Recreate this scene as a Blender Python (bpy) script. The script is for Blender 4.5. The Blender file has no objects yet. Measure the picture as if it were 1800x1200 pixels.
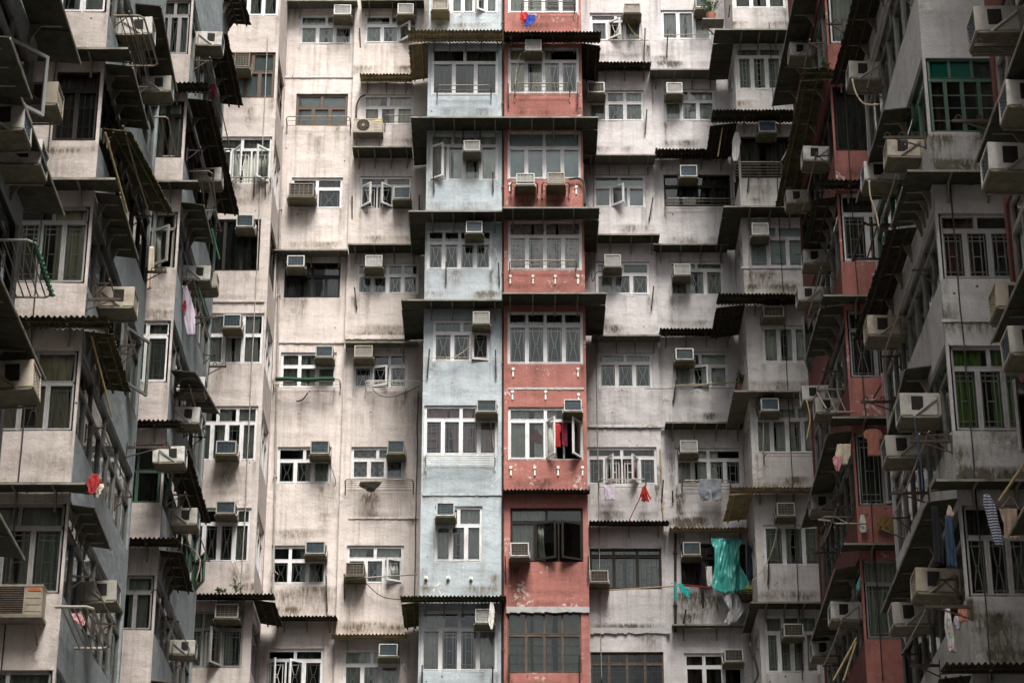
import bpy, math, random
from mathutils import Matrix, Vector, noise
random.seed(7)
R = math.radians
SC = bpy.context.scene
COL = SC.collection

# ------------------------------------------------------------------ camera
F = 4250.0
TH = R(24.3)
CZ = 1.6
cam_d = bpy.data.cameras.new('camera')
cam = bpy.data.objects.new('camera', cam_d); COL.objects.link(cam)
cam.location = (0, 0, CZ)
cam.rotation_euler = (R(90) + TH, 0, 0)
cam_d.sensor_width = 36; cam_d.lens = 85.0
cam_d.clip_start = .5; cam_d.clip_end = 2000
SC.camera = cam

# ------------------------------------------------------------------ sky, sun, exposure
SUN_EL, SUN_AZ = 60, 166          # azimuth clockwise from +Y
w = bpy.data.worlds.new('World'); SC.world = w; w.use_nodes = True
nt = w.node_tree; bg = nt.nodes['Background']
sky = nt.nodes.new('ShaderNodeTexSky'); sky.sky_type = 'NISHITA'; sky.sun_disc = False
sky.sun_elevation = R(SUN_EL); sky.sun_rotation = R(SUN_AZ)
sky.dust_density = 6; sky.ozone_density = .3; sky.air_density = 1.0
hs = nt.nodes.new('ShaderNodeHueSaturation'); hs.inputs['Saturation'].default_value = .22
nt.links.new(sky.outputs[0], hs.inputs['Color']); nt.links.new(hs.outputs[0], bg.inputs[0])
bg.inputs[1].default_value = .10
sl = bpy.data.lights.new('sun', 'SUN'); so = bpy.data.objects.new('sun', sl); COL.objects.link(so)
sl.energy = 2.6; sl.angle = R(26); sl.color = (1, .95, .88)
d = Vector((math.sin(R(SUN_AZ)) * math.cos(R(SUN_EL)), math.cos(R(SUN_AZ)) * math.cos(R(SUN_EL)), math.sin(R(SUN_EL))))
so.rotation_euler = d.to_track_quat('Z', 'Y').to_euler()
so.location = (0, 0, 80)
vs = SC.view_settings
vs.view_transform = 'Standard'; vs.look = 'None'; vs.gamma = 1; vs.use_curve_mapping = False
vs.exposure = 1.27
SC.cycles.diffuse_bounces = 2

# ------------------------------------------------------------------ photo point -> place in the court
YW, YB = 60.0, 57.9               # flat walls, protruding bays
ct, st = math.cos(TH), math.sin(TH)
def ray(u, v):
    a = (u - 900) / F; b = (600 - v) / F
    return a, ct - b * st, st + b * ct
def PY(u, v, Y):
    a, b, c = ray(u, v); t = Y / b
    return a * t, CZ + c * t
def PX(u, v, X):
    a, b, c = ray(u, v); t = X / a
    return b * t, CZ + c * t
def XA(u1, v1, u2, v2, Y):
    return (PY(u1, v1, Y)[0] + PY(u2, v2, Y)[0]) / 2

# ------------------------------------------------------------------ materials
MATS = {}
def new_mat(name):
    m = bpy.data.materials.new(name); m.use_nodes = True
    n = m.node_tree; b = n.nodes['Principled BSDF']
    MATS[name] = m
    return m, n, b
def N(n, t, **kw):
    x = n.nodes.new(t)
    for k, v in kw.items(): setattr(x, k, v)
    return x
def ramp(n, src, p0, p1, c0=(0, 0, 0, 1), c1=(1, 1, 1, 1)):
    r = N(n, 'ShaderNodeValToRGB'); r.color_ramp.elements[0].position = p0; r.color_ramp.elements[1].position = p1
    r.color_ramp.elements[0].color = c0; r.color_ramp.elements[1].color = c1
    n.links.new(src, r.inputs[0]); return r.outputs[0]
def noise_n(n, vec, scale, detail=4, rough=.55, mscale=None):
    if mscale:
        mp = N(n, 'ShaderNodeMapping'); mp.inputs['Scale'].default_value = mscale
        n.links.new(vec, mp.inputs[0]); vec = mp.outputs[0]
    t = N(n, 'ShaderNodeTexNoise'); t.inputs['Scale'].default_value = scale
    t.inputs['Detail'].default_value = detail; t.inputs['Roughness'].default_value = rough
    n.links.new(vec, t.inputs['Vector']); return t.outputs['Fac']
def math_n(n, op, a, b=None, clamp=False):
    m = N(n, 'ShaderNodeMath', operation=op); m.use_clamp = clamp
    for i, x in enumerate((a, b)):
        if x is None: continue
        if isinstance(x, (int, float)): m.inputs[i].default_value = x
        else: n.links.new(x, m.inputs[i])
    return m.outputs[0]
def mix(n, fac, c0, c1, blend='MIX'):
    m = N(n, 'ShaderNodeMix', data_type='RGBA', blend_type=blend)
    for i, x in ((0, fac), (6, c0), (7, c1)):
        if isinstance(x, (int, float)): m.inputs[i].default_value = x
        elif isinstance(x, tuple): m.inputs[i].default_value = (*x[:3], 1)
        else: n.links.new(x, m.inputs[i])
    return m.outputs[2]

def plaster(name, col, dirt=(.13, .105, .075), streak=.45, peel=0, peelcol=(.42, .40, .36), moss=0, wob=1.0):
    m, n, b = new_mat(name)
    tc = N(n, 'ShaderNodeTexCoord'); v = tc.outputs['Object']
    big = noise_n(n, v, .55, 6, .6)
    mid = noise_n(n, v, 3.0, 8, .62)
    c = mix(n, ramp(n, big, .32, .70), tuple(x * .86 for x in col), tuple(min(1, x * 1.08) for x in col))
    c = mix(n, ramp(n, mid, .46, .72), c, tuple(x * .80 for x in (col[0], col[1] * .99, col[2] * .97)))
    # rain streaks
    s1 = noise_n(n, v, 1.0, 7, .65, (7, 7, .32))
    s2 = noise_n(n, v, .8, 3, .5)
    sf = math_n(n, 'MULTIPLY', ramp(n, s1, .47, .74), ramp(n, s2, .34, .62))
    c = mix(n, math_n(n, 'MULTIPLY', sf, streak), c, dirt)
    # grime carried by the wall itself (drips below sills, brackets, machines)
    at = N(n, 'ShaderNodeAttribute', attribute_name='grime')
    gn = noise_n(n, v, 5.0, 8, .7, (3, 3, .8))
    gf = math_n(n, 'MULTIPLY', math_n(n, 'MULTIPLY', at.outputs['Fac'], 2.0), ramp(n, gn, .28, .64), True)
    c = mix(n, gf, c, dirt)
    # peeled patches
    if peel:
        pn = math_n(n, 'ADD', math_n(n, 'MULTIPLY', noise_n(n, v, 1.2, 3, .5), .5), math_n(n, 'MULTIPLY', noise_n(n, v, 9, 10, .72), .5))
        pf = ramp(n, pn, .625 - .07 * peel, .640 - .07 * peel)
        c = mix(n, pf, c, peelcol)
    if moss:
        mn = noise_n(n, v, 4.5, 12, .7)
        mf = math_n(n, 'MULTIPLY', ramp(n, mn, .52, .60), at.outputs['Fac'], True)
        c = mix(n, math_n(n, 'MULTIPLY', mf, moss), c, (.045, .045, .032))
    # pock marks and old fixing holes
    vo = N(n, 'ShaderNodeTexVoronoi', feature='F1'); vo.inputs['Scale'].default_value = 3.2
    n.links.new(v, vo.inputs['Vector'])
    hole = ramp(n, vo.outputs['Distance'], .07, .085, (1, 1, 1, 1), (0, 0, 0, 1))
    hm = ramp(n, noise_n(n, v, .9, 2), .53, .56)
    c = mix(n, math_n(n, 'MULTIPLY', hole, hm), c, (.09, .075, .06))
    fine = noise_n(n, v, 45, 4, .7)
    c = mix(n, .16, c, ramp(n, fine, .3, .7), 'OVERLAY')
    # hairline cracks
    vc = N(n, 'ShaderNodeTexVoronoi', feature='DISTANCE_TO_EDGE'); vc.inputs['Scale'].default_value = .55
    wv = N(n, 'ShaderNodeVectorMath', operation='ADD')
    wn = N(n, 'ShaderNodeTexNoise'); wn.inputs['Scale'].default_value = 2.5; wn.inputs['Detail'].default_value = 6
    n.links.new(v, wn.inputs['Vector']); n.links.new(v, wv.inputs[0]); n.links.new(wn.outputs['Color'], wv.inputs[1])
    n.links.new(wv.outputs[0], vc.inputs['Vector'])
    ck = ramp(n, vc.outputs['Distance'], .004, .010, (1, 1, 1, 1), (0, 0, 0, 1))
    cm = ramp(n, noise_n(n, v, 1.1, 3), .56, .62)
    c = mix(n, math_n(n, 'MULTIPLY', math_n(n, 'MULTIPLY', ck, cm), .4), c, (.12, .10, .08))
    n.links.new(c, b.inputs['Base Color'])
    b.inputs['Roughness'].default_value = .9
    b.inputs['Specular IOR Level'].default_value = .2
    bp = N(n, 'ShaderNodeBump'); bp.inputs['Strength'].default_value = .6 * wob; bp.inputs['Distance'].default_value = .055
    hsum = math_n(n, 'ADD', math_n(n, 'MULTIPLY', mid, .8), math_n(n, 'MULTIPLY', fine, .12))
    hsum = math_n(n, 'ADD', hsum, math_n(n, 'MULTIPLY', noise_n(n, v, 1.3, 3, .5, (1, 1, 2.2)), .9))
    n.links.new(hsum, bp.inputs['Height']); n.links.new(bp.outputs[0], b.inputs['Normal'])
    return m

def plain(name, col, rough=.6, metal=0, var=.12, scale=8, dirt=None, dscale=5, damt=.5, spec=.4, tone=0):
    m, n, b = new_mat(name)
    tc = N(n, 'ShaderNodeTexCoord'); v = tc.outputs['Object']
    oi = N(n, 'ShaderNodeObjectInfo')
    add = N(n, 'ShaderNodeVectorMath', operation='ADD')
    cb = N(n, 'ShaderNodeCombineXYZ')
    sc = math_n(n, 'MULTIPLY', oi.outputs['Random'], 37.0)
    for i in range(3): n.links.new(sc, cb.inputs[i])
    n.links.new(v, add.inputs[0]); n.links.new(cb.outputs[0], add.inputs[1]); v = add.outputs[0]
    f = noise_n(n, v, scale, 6, .6)
    c = mix(n, ramp(n, f, .3, .7), tuple(x * (1 - var) for x in col), tuple(min(1, x * (1 + var)) for x in col))
    if dirt:
        c = mix(n, math_n(n, 'MULTIPLY', ramp(n, noise_n(n, v, dscale, 8, .68), .46, .66), damt), c, dirt)
    if tone: c = mix(n, math_n(n, 'MULTIPLY', oi.outputs['Random'], tone), c, tuple(x * f for x, f in zip(col, (.36, .34, .29))))
    n.links.new(c, b.inputs['Base Color'])
    b.inputs['Roughness'].default_value = rough; b.inputs['Metallic'].default_value = metal
    b.inputs['Specular IOR Level'].default_value = spec
    return m

plaster('cream', (.63, .565, .53), streak=.8, peel=.18, peelcol=(.40, .36, .31))
plaster('white', (.58, .555, .555), (.09, .08, .065), streak=.6, peel=.28, peelcol=(.33, .31, .28))
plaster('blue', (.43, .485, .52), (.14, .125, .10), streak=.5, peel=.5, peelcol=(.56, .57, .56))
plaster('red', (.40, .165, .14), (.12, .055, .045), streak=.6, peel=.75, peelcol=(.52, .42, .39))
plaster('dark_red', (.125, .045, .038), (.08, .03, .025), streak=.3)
plaster('wing_cream', (.54, .485, .455), streak=.5)
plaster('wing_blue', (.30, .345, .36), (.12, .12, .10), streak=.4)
plaster('concrete', (.46, .455, .45), (.10, .09, .065), streak=.4, peel=.5, peelcol=(.34, .32, .28), moss=1.0)
plaster('corner_white', (.56, .535, .52), streak=.5, moss=.5, peel=.38, peelcol=(.31, .29, .26))
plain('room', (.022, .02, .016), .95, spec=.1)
plain('room_wall', (.07, .065, .055), .95, spec=.1)
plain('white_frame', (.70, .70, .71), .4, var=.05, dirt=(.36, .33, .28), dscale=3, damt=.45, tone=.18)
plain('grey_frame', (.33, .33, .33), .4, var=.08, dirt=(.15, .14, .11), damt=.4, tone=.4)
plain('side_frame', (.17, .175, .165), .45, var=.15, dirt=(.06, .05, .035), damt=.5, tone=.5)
plain('brown_frame', (.075, .042, .024), .4, var=.15)
plain('dark_frame', (.020, .016, .012), .6, var=.25, spec=.2)
plain('green_frame', (.035, .10, .06), .5, var=.25, dirt=(.08, .06, .04))
plain('rusty_frame', (.10, .075, .05), .7, var=.35, dirt=(.05, .03, .02), dscale=9, damt=.9)
plain('grille', (.66, .66, .63), .4, var=.1)
plain('dark_grille', (.12, .11, .10), .5)
plain('flat_metal', (.056, .056, .040), .75, var=.25, dirt=(.03, .028, .018), dscale=2.5, damt=.7, spec=.08)
plain('pale_edge', (.26, .25, .215), .7, var=.25, dirt=(.06, .05, .035), dscale=4, damt=.8, spec=.1)
plain('pale_metal', (.13, .13, .105), .75, spec=.1, var=.15, dirt=(.10, .09, .06), dscale=2, damt=.6)
plain('dark_metal', (.036, .034, .026), .75, spec=.08, var=.25, dirt=(.10, .06, .03), dscale=4, damt=.5)
plain('rust_metal', (.42, .34, .20), .8, var=.35, dirt=(.10, .06, .03), dscale=4, damt=.7, spec=.1)
plain('olive_metal', (.095, .09, .045), .75, spec=.1, var=.3, dirt=(.03, .028, .018), dscale=3, damt=.85)
plain('bracket_metal', (.20, .18, .145), .6, var=.2, dirt=(.09, .06, .035))
plain('steel_tube', (.26, .225, .18), .4, .3, var=.15, dirt=(.12, .07, .04))
plain('dark_iron', (.035, .026, .02), .6, .2, var=.3, dirt=(.12, .05, .025), dscale=9)
plain('ac_white', (.60, .59, .56), .5, var=.08, dirt=(.20, .185, .15), dscale=5, damt=.75, tone=.8)
plain('ac_beige', (.42, .375, .30), .55, var=.1, dirt=(.17, .13, .08), dscale=5, damt=.75, tone=.6)
plain('ac_brown', (.17, .135, .10), .55, var=.15, dirt=(.07, .05, .035))
plain('ac_pan', (.13, .12, .075), .7, var=.25, dirt=(.07, .06, .035), dscale=6, damt=.8)
plain('ac_coil', (.045, .075, .095), .4, var=.3, spec=.6)
plain('ac_coil_green', (.05, .085, .08), .45, var=.3, spec=.6)
plain('ac_coil_dark', (.035, .035, .03), .6, var=.3)
plain('louvre_pale', (.42, .43, .42), .5)
plain('vent_dark', (.012, .012, .01), .9)
plain('hose', (.38, .33, .24), .6)
plain('dark_cable', (.03, .028, .024), .6)
plain('bamboo', (.34, .26, .12), .6, var=.25, scale=14)
plain('grey_pipe', (.33, .31, .28), .6, dirt=(.15, .11, .08))
plain('concrete_ground', (.16, .155, .145), .9, var=.2, scale=1)
plain('terracotta', (.33, .14, .09), .8)
plain('leaf', (.06, .10, .025), .6, var=.4, scale=20)
plain('yellow_label', (.62, .50, .08), .5)
plain('orange_label', (.55, .16, .07), .5, var=.03)
plain('ink', (.03, .012, .01), .6)

def cloth_mat(name, col, trans=.25, col2=None, pat=None, sc=12):
    m, n, b = new_mat(name)
    tc = N(n, 'ShaderNodeTexCoord'); v = tc.outputs['Object']
    f = noise_n(n, v, 3, 5, .6)
    c = mix(n, ramp(n, f, .3, .7), tuple(x * .82 for x in col), tuple(min(1, x * 1.12) for x in col))
    if pat == 'dots':
        sp = N(n, 'ShaderNodeSeparateXYZ'); n.links.new(v, sp.inputs[0])
        def cell(o, off=0.0):
            q = math_n(n, 'ADD', math_n(n, 'MULTIPLY', o, 4.6), off)
            return math_n(n, 'SUBTRACT', math_n(n, 'FRACT', q), .5)
        def dots(off):
            a = cell(sp.outputs[0], off); bb = cell(sp.outputs[2], off)
            r2 = math_n(n, 'ADD', math_n(n, 'MULTIPLY', a, a), math_n(n, 'MULTIPLY', bb, bb))
            return math_n(n, 'LESS_THAN', r2, .045)
        fac = math_n(n, 'MAXIMUM', dots(0.0), dots(.5))
        c = mix(n, fac, c, col2)
    elif pat == 'floral':
        vo = N(n, 'ShaderNodeTexVoronoi'); vo.inputs['Scale'].default_value = sc; n.links.new(v, vo.inputs['Vector'])
        hv = N(n, 'ShaderNodeHueSaturation'); hv.inputs['Saturation'].default_value = .9; hv.inputs['Value'].default_value = .55
        n.links.new(vo.outputs['Color'], hv.inputs['Color'])
        fac = ramp(n, vo.outputs['Distance'], .25, .5, (1, 1, 1, 1), (0, 0, 0, 1))
        c = mix(n, math_n(n, 'MULTIPLY', fac, .75), c, hv.outputs[0])
    elif pat == 'stripes':
        sp = N(n, 'ShaderNodeSeparateXYZ'); n.links.new(v, sp.inputs[0])
        q = math_n(n, 'FRACT', math_n(n, 'MULTIPLY', sp.outputs[2], sc))
        c = mix(n, math_n(n, 'LESS_THAN', q, .45), c, col2)
    elif pat == 'vstripes':
        sp = N(n, 'ShaderNodeSeparateXYZ'); n.links.new(v, sp.inputs[0])
        nz = noise_n(n, v, 1.0, 5, .6, (14, 14, 1.2))
        c = mix(n, ramp(n, nz, .42, .60), c, col2)
    n.links.new(c, b.inputs['Base Color']); b.inputs['Roughness'].default_value = .9
    b.inputs['Specular IOR Level'].default_value = .15
    return m
cloth_mat('curtain_white', (.74, .73, .68))
cloth_mat('curtain_grey', (.46, .47, .41), col2=(.30, .32, .26), pat='vstripes')
cloth_mat('curtain_beige', (.66, .58, .42), col2=(.44, .37, .25), pat='vstripes')
cloth_mat('curtain_dark', (.09, .085, .07), col2=(.03, .03, .025), pat='vstripes')
cloth_mat('curtain_pink', (.66, .38, .41), col2=(.50, .31, .34), pat='vstripes')
cloth_mat('curtain_floral', (.70, .50, .50), pat='floral', sc=9)
cloth_mat('curtain_dots', (.36, .46, .48), col2=(.42, .03, .04), pat='dots')
cloth_mat('curtain_green', (.22, .42, .09), col2=(.08, .17, .04), pat='vstripes')
cloth_mat('curtain_wine', (.24, .11, .10), col2=(.10, .05, .05), pat='vstripes')
cloth_mat('blind_pale', (.52, .58, .60))
cloth_mat('blind_teal', (.02, .30, .23))
cloth_mat('teal_sheet_base', (.03, .36, .33))
for nm, c in (('cloth_lilac', (.50, .44, .52)), ('cloth_cream', (.55, .47, .36)), ('cloth_orange', (.46, .20, .14)), ('cloth_red', (.30, .03, .035)),
              ('cloth_scarlet', (.42, .04, .035)), ('cloth_blue', (.03, .06, .30)), ('cloth_denim', (.035, .06, .10)), ('cloth_black', (.018, .018, .02)), ('cloth_grey', (.22, .24, .26)),
              ('cloth_pink', (.55, .27, .30)), ('cloth_tan', (.23, .15, .05)), ('cloth_dark', (.022, .020, .014)), ('cloth_nude', (.50, .38, .30)), ('cloth_white', (.6, .58, .55)),
              ('cloth_magenta', (.16, .02, .05)), ('cloth_green', (.02, .10, .055)), ('cloth_lime', (.42, .48, .12)), ('canvas_green', (.03, .07, .045))):
    cloth_mat(nm, c)
cloth_mat('cloth_stripe', (.05, .07, .14), col2=(.5, .5, .52), pat='stripes', sc=22)
cloth_mat('cloth_check', (.45, .10, .10), col2=(.6, .5, .5), pat='stripes', sc=30)
cloth_mat('cloth_floral', (.62, .60, .58), pat='floral', sc=14)

def glass_mat(name, tint, rough=.03, refl=1.0):
    m, n, b = new_mat(name)
    n.nodes.remove(b)
    out = n.nodes['Material Output']
    tr = N(n, 'ShaderNodeBsdfTransparent'); tr.inputs[0].default_value = (*tint, 1)
    gl = N(n, 'ShaderNodeBsdfGlossy'); gl.inputs['Roughness'].default_value = rough; gl.inputs[0].default_value = (.9, .95, .95, 1)
    fr = N(n, 'ShaderNodeFresnel'); fr.inputs[0].default_value = 1.5
    geo = N(n, 'ShaderNodeTexCoord')
    bp = N(n, 'ShaderNodeBump'); bp.inputs['Strength'].default_value = .08; bp.inputs['Distance'].default_value = .05
    n.links.new(noise_n(n, geo.outputs['Object'], 1.6, 2), bp.inputs['Height'])
    n.links.new(bp.outputs[0], gl.inputs['Normal'])
    ms = N(n, 'ShaderNodeMixShader')
    n.links.new(math_n(n, 'MULTIPLY', fr.outputs[0], refl), ms.inputs[0])
    n.links.new(tr.outputs[0], ms.inputs[1]); n.links.new(gl.outputs[0], ms.inputs[2])
    n.links.new(ms.outputs[0], out.inputs[0])
    return m
glass_mat('glass', (.82, .87, .84), refl=1.0)
glass_mat('glass_dirty', (.55, .58, .55), .15)
def film_mat(name, col, alpha, rough):
    m, n, b = new_mat(name)
    tc = N(n, 'ShaderNodeTexCoord'); v = tc.outputs['Object']
    c = mix(n, ramp(n, noise_n(n, v, 4, 6, .65), .35, .65), tuple(x * .6 for x in col), col)
    n.links.new(c, b.inputs['Base Color'])
    b.inputs['Alpha'].default_value = alpha; b.inputs['Roughness'].default_value = rough; b.inputs['Specular IOR Level'].default_value = .7
    return m
film_mat('teal_film', (.09, .52, .46), .88, .25)
film_mat('clear_film', (.75, .77, .76), .6, .2)

# ------------------------------------------------------------------ mesh building
class MB:
    def __init__(s): s.v = []; s.f = []; s.m = []
    def quad(s, a, b, c, d, m=0):
        i = len(s.v); s.v += [tuple(a), tuple(b), tuple(c), tuple(d)]; s.f.append((i, i + 1, i + 2, i + 3)); s.m.append(m)
    def poly(s, pts, m=0):
        i = len(s.v); s.v += [tuple(p) for p in pts]; s.f.append(tuple(range(i, i + len(pts)))); s.m.append(m)
    def box(s, x0, x1, y0, y1, z0, z1, m=0):
        i = len(s.v)
        s.v += [(x0, y0, z0), (x1, y0, z0), (x1, y1, z0), (x0, y1, z0), (x0, y0, z1), (x1, y0, z1), (x1, y1, z1), (x0, y1, z1)]
        for f in ((0, 3, 2, 1), (4, 5, 6, 7), (0, 1, 5, 4), (1, 2, 6, 5), (2, 3, 7, 6), (3, 0, 4, 7)):
            s.f.append(tuple(i + k for k in f)); s.m.append(m)
    def bar(s, p, q, w, h=None, m=0):
        h = h or w
        p = Vector(p); q = Vector(q); a = (q - p).normalized()
        up = Vector((0, 0, 1)) if abs(a.z) < .9 else Vector((0, 1, 0))
        r = a.cross(up).normalized() * (w / 2); u = r.cross(a).normalized() * (h / 2)
        i = len(s.v)
        for c in (p, q): s.v += [tuple(c - r - u), tuple(c + r - u), tuple(c + r + u), tuple(c - r + u)]
        for f in ((3, 2, 1, 0), (4, 5, 6, 7), (0, 1, 5, 4), (1, 2, 6, 5), (2, 3, 7, 6), (3, 0, 4, 7)):
            s.f.append(tuple(i + k for k in f)); s.m.append(m)
    def tube(s, pts, r, n=6, m=0):
        pts = [Vector(p) for p in pts]
        i = len(s.v)
        for k, p in enumerate(pts):
            t = (pts[min(k + 1, len(pts) - 1)] - pts[max(k - 1, 0)]).normalized()
            up = Vector((0, 0, 1)) if abs(t.z) < .9 else Vector((0, 1, 0))
            a = t.cross(up).normalized(); b = a.cross(t).normalized()
            for j in range(n):
                an = 2 * math.pi * j / n
                s.v.append(tuple(p + (a * math.cos(an) + b * math.sin(an)) * r))
        for k in range(len(pts) - 1):
            for j in range(n):
                j2 = (j + 1) % n
                s.f.append((i + k * n + j, i + k * n + j2, i + (k + 1) * n + j2, i + (k + 1) * n + j)); s.m.append(m)
        s.f.append(tuple(i + j for j in reversed(range(n)))); s.m.append(m)
        e = i + (len(pts) - 1) * n
        s.f.append(tuple(e + j for j in range(n))); s.m.append(m)
    def mesh(s, name, mats):
        me = bpy.data.meshes.new(name); me.from_pydata(s.v, [], s.f)
        for k in mats: me.materials.append(MATS[k])
        me.polygons.foreach_set('material_index', s.m)
        me.update(); return me
    def build(s, name, mats, parent=None, loc=None, rz=0, smooth=False):
        me = s.mesh(name, mats)
        if smooth: me.polygons.foreach_set('use_smooth', [True] * len(me.polygons))
        return link(name, me, parent, loc, rz)
def link(name, me, parent=None, loc=None, rz=0):
    o = bpy.data.objects.new(name, me); COL.objects.link(o)
    if parent is not None: o.parent = parent
    if loc is not None:
        o.location = Vector(loc) - (parent['base_v'] if False else Vector((0, 0, 0)))
    o.rotation_euler = (0, 0, rz)
    return o
def tag(o, label, cat, group=None):
    o['label'] = label; o['category'] = cat
    if group: o['group'] = group
    return o
def thing(name, label, cat, loc=(0, 0, 0), rz=0, group=None):
    o = bpy.data.objects.new(name, None); COL.objects.link(o)
    o.location = loc; o.rotation_euler = (0, 0, rz); o.empty_display_size = .2
    return tag(o, label, cat, group)
ORD = ['top', 'second', 'third', 'fourth', 'fifth', 'sixth', 'seventh', 'lowest']
def storey(r): return 'top storey' if r == 0 else ('lowest storey' if r == 7 else ORD[r] + ' storey down')

# ------------------------------------------------------------------ setting
g = MB(); g.quad((-400, -400, 0), (400, -400, 0), (400, 400, 0), (-400, 400, 0))
go = g.build('ground', ['concrete_ground']); go['kind'] = 'structure'

# ------------------------------------------------------------------ buildings
B_L = thing('apartment_building', 'left wing of shabby cream flats with pale blue sides', 'building', group='blocks round the court')
B_CL = thing('apartment_building', 'central cream stained block with a pale blue bay column', 'building', group='blocks round the court')
B_CR = thing('apartment_building', 'central white block with a red painted bay column', 'building', group='blocks round the court')
B_R = thing('apartment_building', 'right wing of flats with red bays and bare concrete bays', 'building', group='blocks round the court')

TOPZ = 43.0
def sheet(name, bld, ox, oy, rz, L, holes, mats, seg=.10, z0=9.0, z1=TOPZ, drips=(), jit=.004, depth=.16, room=.8, dense=True):
    """wall sheet in a local frame (x along wall, -y outward) with window openings, reveals and dark rooms"""
    def cuts(a, b, es, seg):
        es = sorted(set([round(e, 4) for e in es if a < e < b] + [a, b])); out = []
        for p, q in zip(es, es[1:]):
            k = max(1, int(math.ceil((q - p) / seg)))
            out += [p + (q - p) * i / k for i in range(k)]
        return out + [b]
    ex = [h[0] for h in holes] + [h[1] for h in holes]; ez = [h[2] for h in holes] + [h[3] for h in holes]
    xs = cuts(0, L, ex, seg if dense else 50); zs = [0] + cuts(z0, z1, ez, seg if dense else 50)
    m = MB(); nx = len(xs); sd = random.random() * 50
    grime = []
    for z in zs:
        for x in xs:
            y = 0
            if dense:
                nn = noise.noise((x * 1.7 + sd, sd, z * 1.7)); y = nn * jit * 2 + noise.noise((x * .6, sd + 5, z * .6)) * jit * 3
            m.v.append((x, y, z))
            gv = 0.0
            for (sx, sz, wd, ln, s) in drips:
                dz = sz - z
                if -.06 < dz < ln and abs(x - sx) < wd * 2.5:
                    gv += s * math.exp(-((x - sx) / wd) ** 2) * (1 - dz / ln) * (1 if dz > 0 else 1 + dz / .06)
            grime.append(min(1.0, gv))
    for k in range(len(zs) - 1):
        zc = (zs[k] + zs[k + 1]) / 2
        for j in range(nx - 1):
            xc = (xs[j] + xs[j + 1]) / 2
            if any(h[0] < xc < h[1] and h[2] < zc < h[3] for h in holes): continue
            i = k * nx + j
            m.f.append((i, i + 1, i + nx + 1, i + nx)); m.m.append(0)
    for (a, b, c, d_) in holes:
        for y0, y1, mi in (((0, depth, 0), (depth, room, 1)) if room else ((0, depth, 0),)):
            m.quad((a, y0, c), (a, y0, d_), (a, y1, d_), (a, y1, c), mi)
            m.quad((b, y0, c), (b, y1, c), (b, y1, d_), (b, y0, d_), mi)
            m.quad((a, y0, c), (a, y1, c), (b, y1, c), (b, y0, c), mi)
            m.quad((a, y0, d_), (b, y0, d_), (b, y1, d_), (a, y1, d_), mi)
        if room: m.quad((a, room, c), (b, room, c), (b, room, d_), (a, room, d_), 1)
    me = m.mesh(name, mats)
    ng = (len(zs) - 1) * (nx - 1)
    if dense: me.polygons.foreach_set('use_smooth', [i_ < len(me.polygons) - len(holes) * (9 if room else 4) for i_ in range(len(me.polygons))])
    at = me.attributes.new('grime', 'FLOAT', 'POINT')
    at.data.foreach_set('value', grime + [0.0] * (len(me.vertices) - len(grime)))
    o = link(name, me, bld, (ox, oy, 0), rz)
    return o

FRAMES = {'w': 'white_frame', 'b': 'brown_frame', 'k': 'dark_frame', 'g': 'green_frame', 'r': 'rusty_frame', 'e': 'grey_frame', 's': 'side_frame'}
CURT = {'w': 'curtain_white', 'g': 'curtain_grey', 'd': 'curtain_dark', 'p': 'curtain_pink', 'f': 'curtain_floral', 'o': 'curtain_dots', 'v': 'curtain_green',
        'b': 'blind_pale', 'i': 'curtain_beige', 'm': 'curtain_wine', 't': 'blind_teal'}
def grille(m, x0, x1, z0, z1, kind, y=.112):
    w_, h_ = x1 - x0, z1 - z0; t = .016
    P = lambda a, c: (x0 + a * w_, y, z0 + c * h_)
    def L(a, c, a2, c2): m.bar(P(a, c), P(a2, c2), t)
    if kind == 'x':
        L(.14, .1, .86, .1); L(.14, .9, .86, .9); L(.14, 0, .14, 1); L(.86, 0, .86, 1)
        for s in (.3, .7):
            L(s, 1, s, .85); L(s, .85, .5 + (s - .5) * .3, .5); L(.5 + (s - .5) * .3, .5, s, .15); L(s, .15, s, 0)
        L(.4, .55, .6, .55); L(.4, .45, .6, .45)
    elif kind == 'r':
        for c in (.07, .16, .84, .93): L(.12, c, .88, c)
        for a in (.14, .32, .68, .86): L(a, 0, a, 1)
        L(.32, .5, .68, .5)
    elif kind == 'g':
        for a in (.15, .38, .62, .85): L(a, 0, a, 1)
        L(.15, .85, .62, .85); L(.38, .7, .85, .7); L(.15, .3, .62, .3); L(.38, .15, .85, .15); L(.38, .5, .62, .5)
    elif kind == 'v':
        k = max(2, int(w_ / .11))
        for i in range(1, k): L(i / k, 0, i / k, 1)
        L(0, .3, 1, .3); L(0, .7, 1, .7)
    elif kind == 'h':
        for c in (.25, .5, .75): L(0, c, 1, c)
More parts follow.
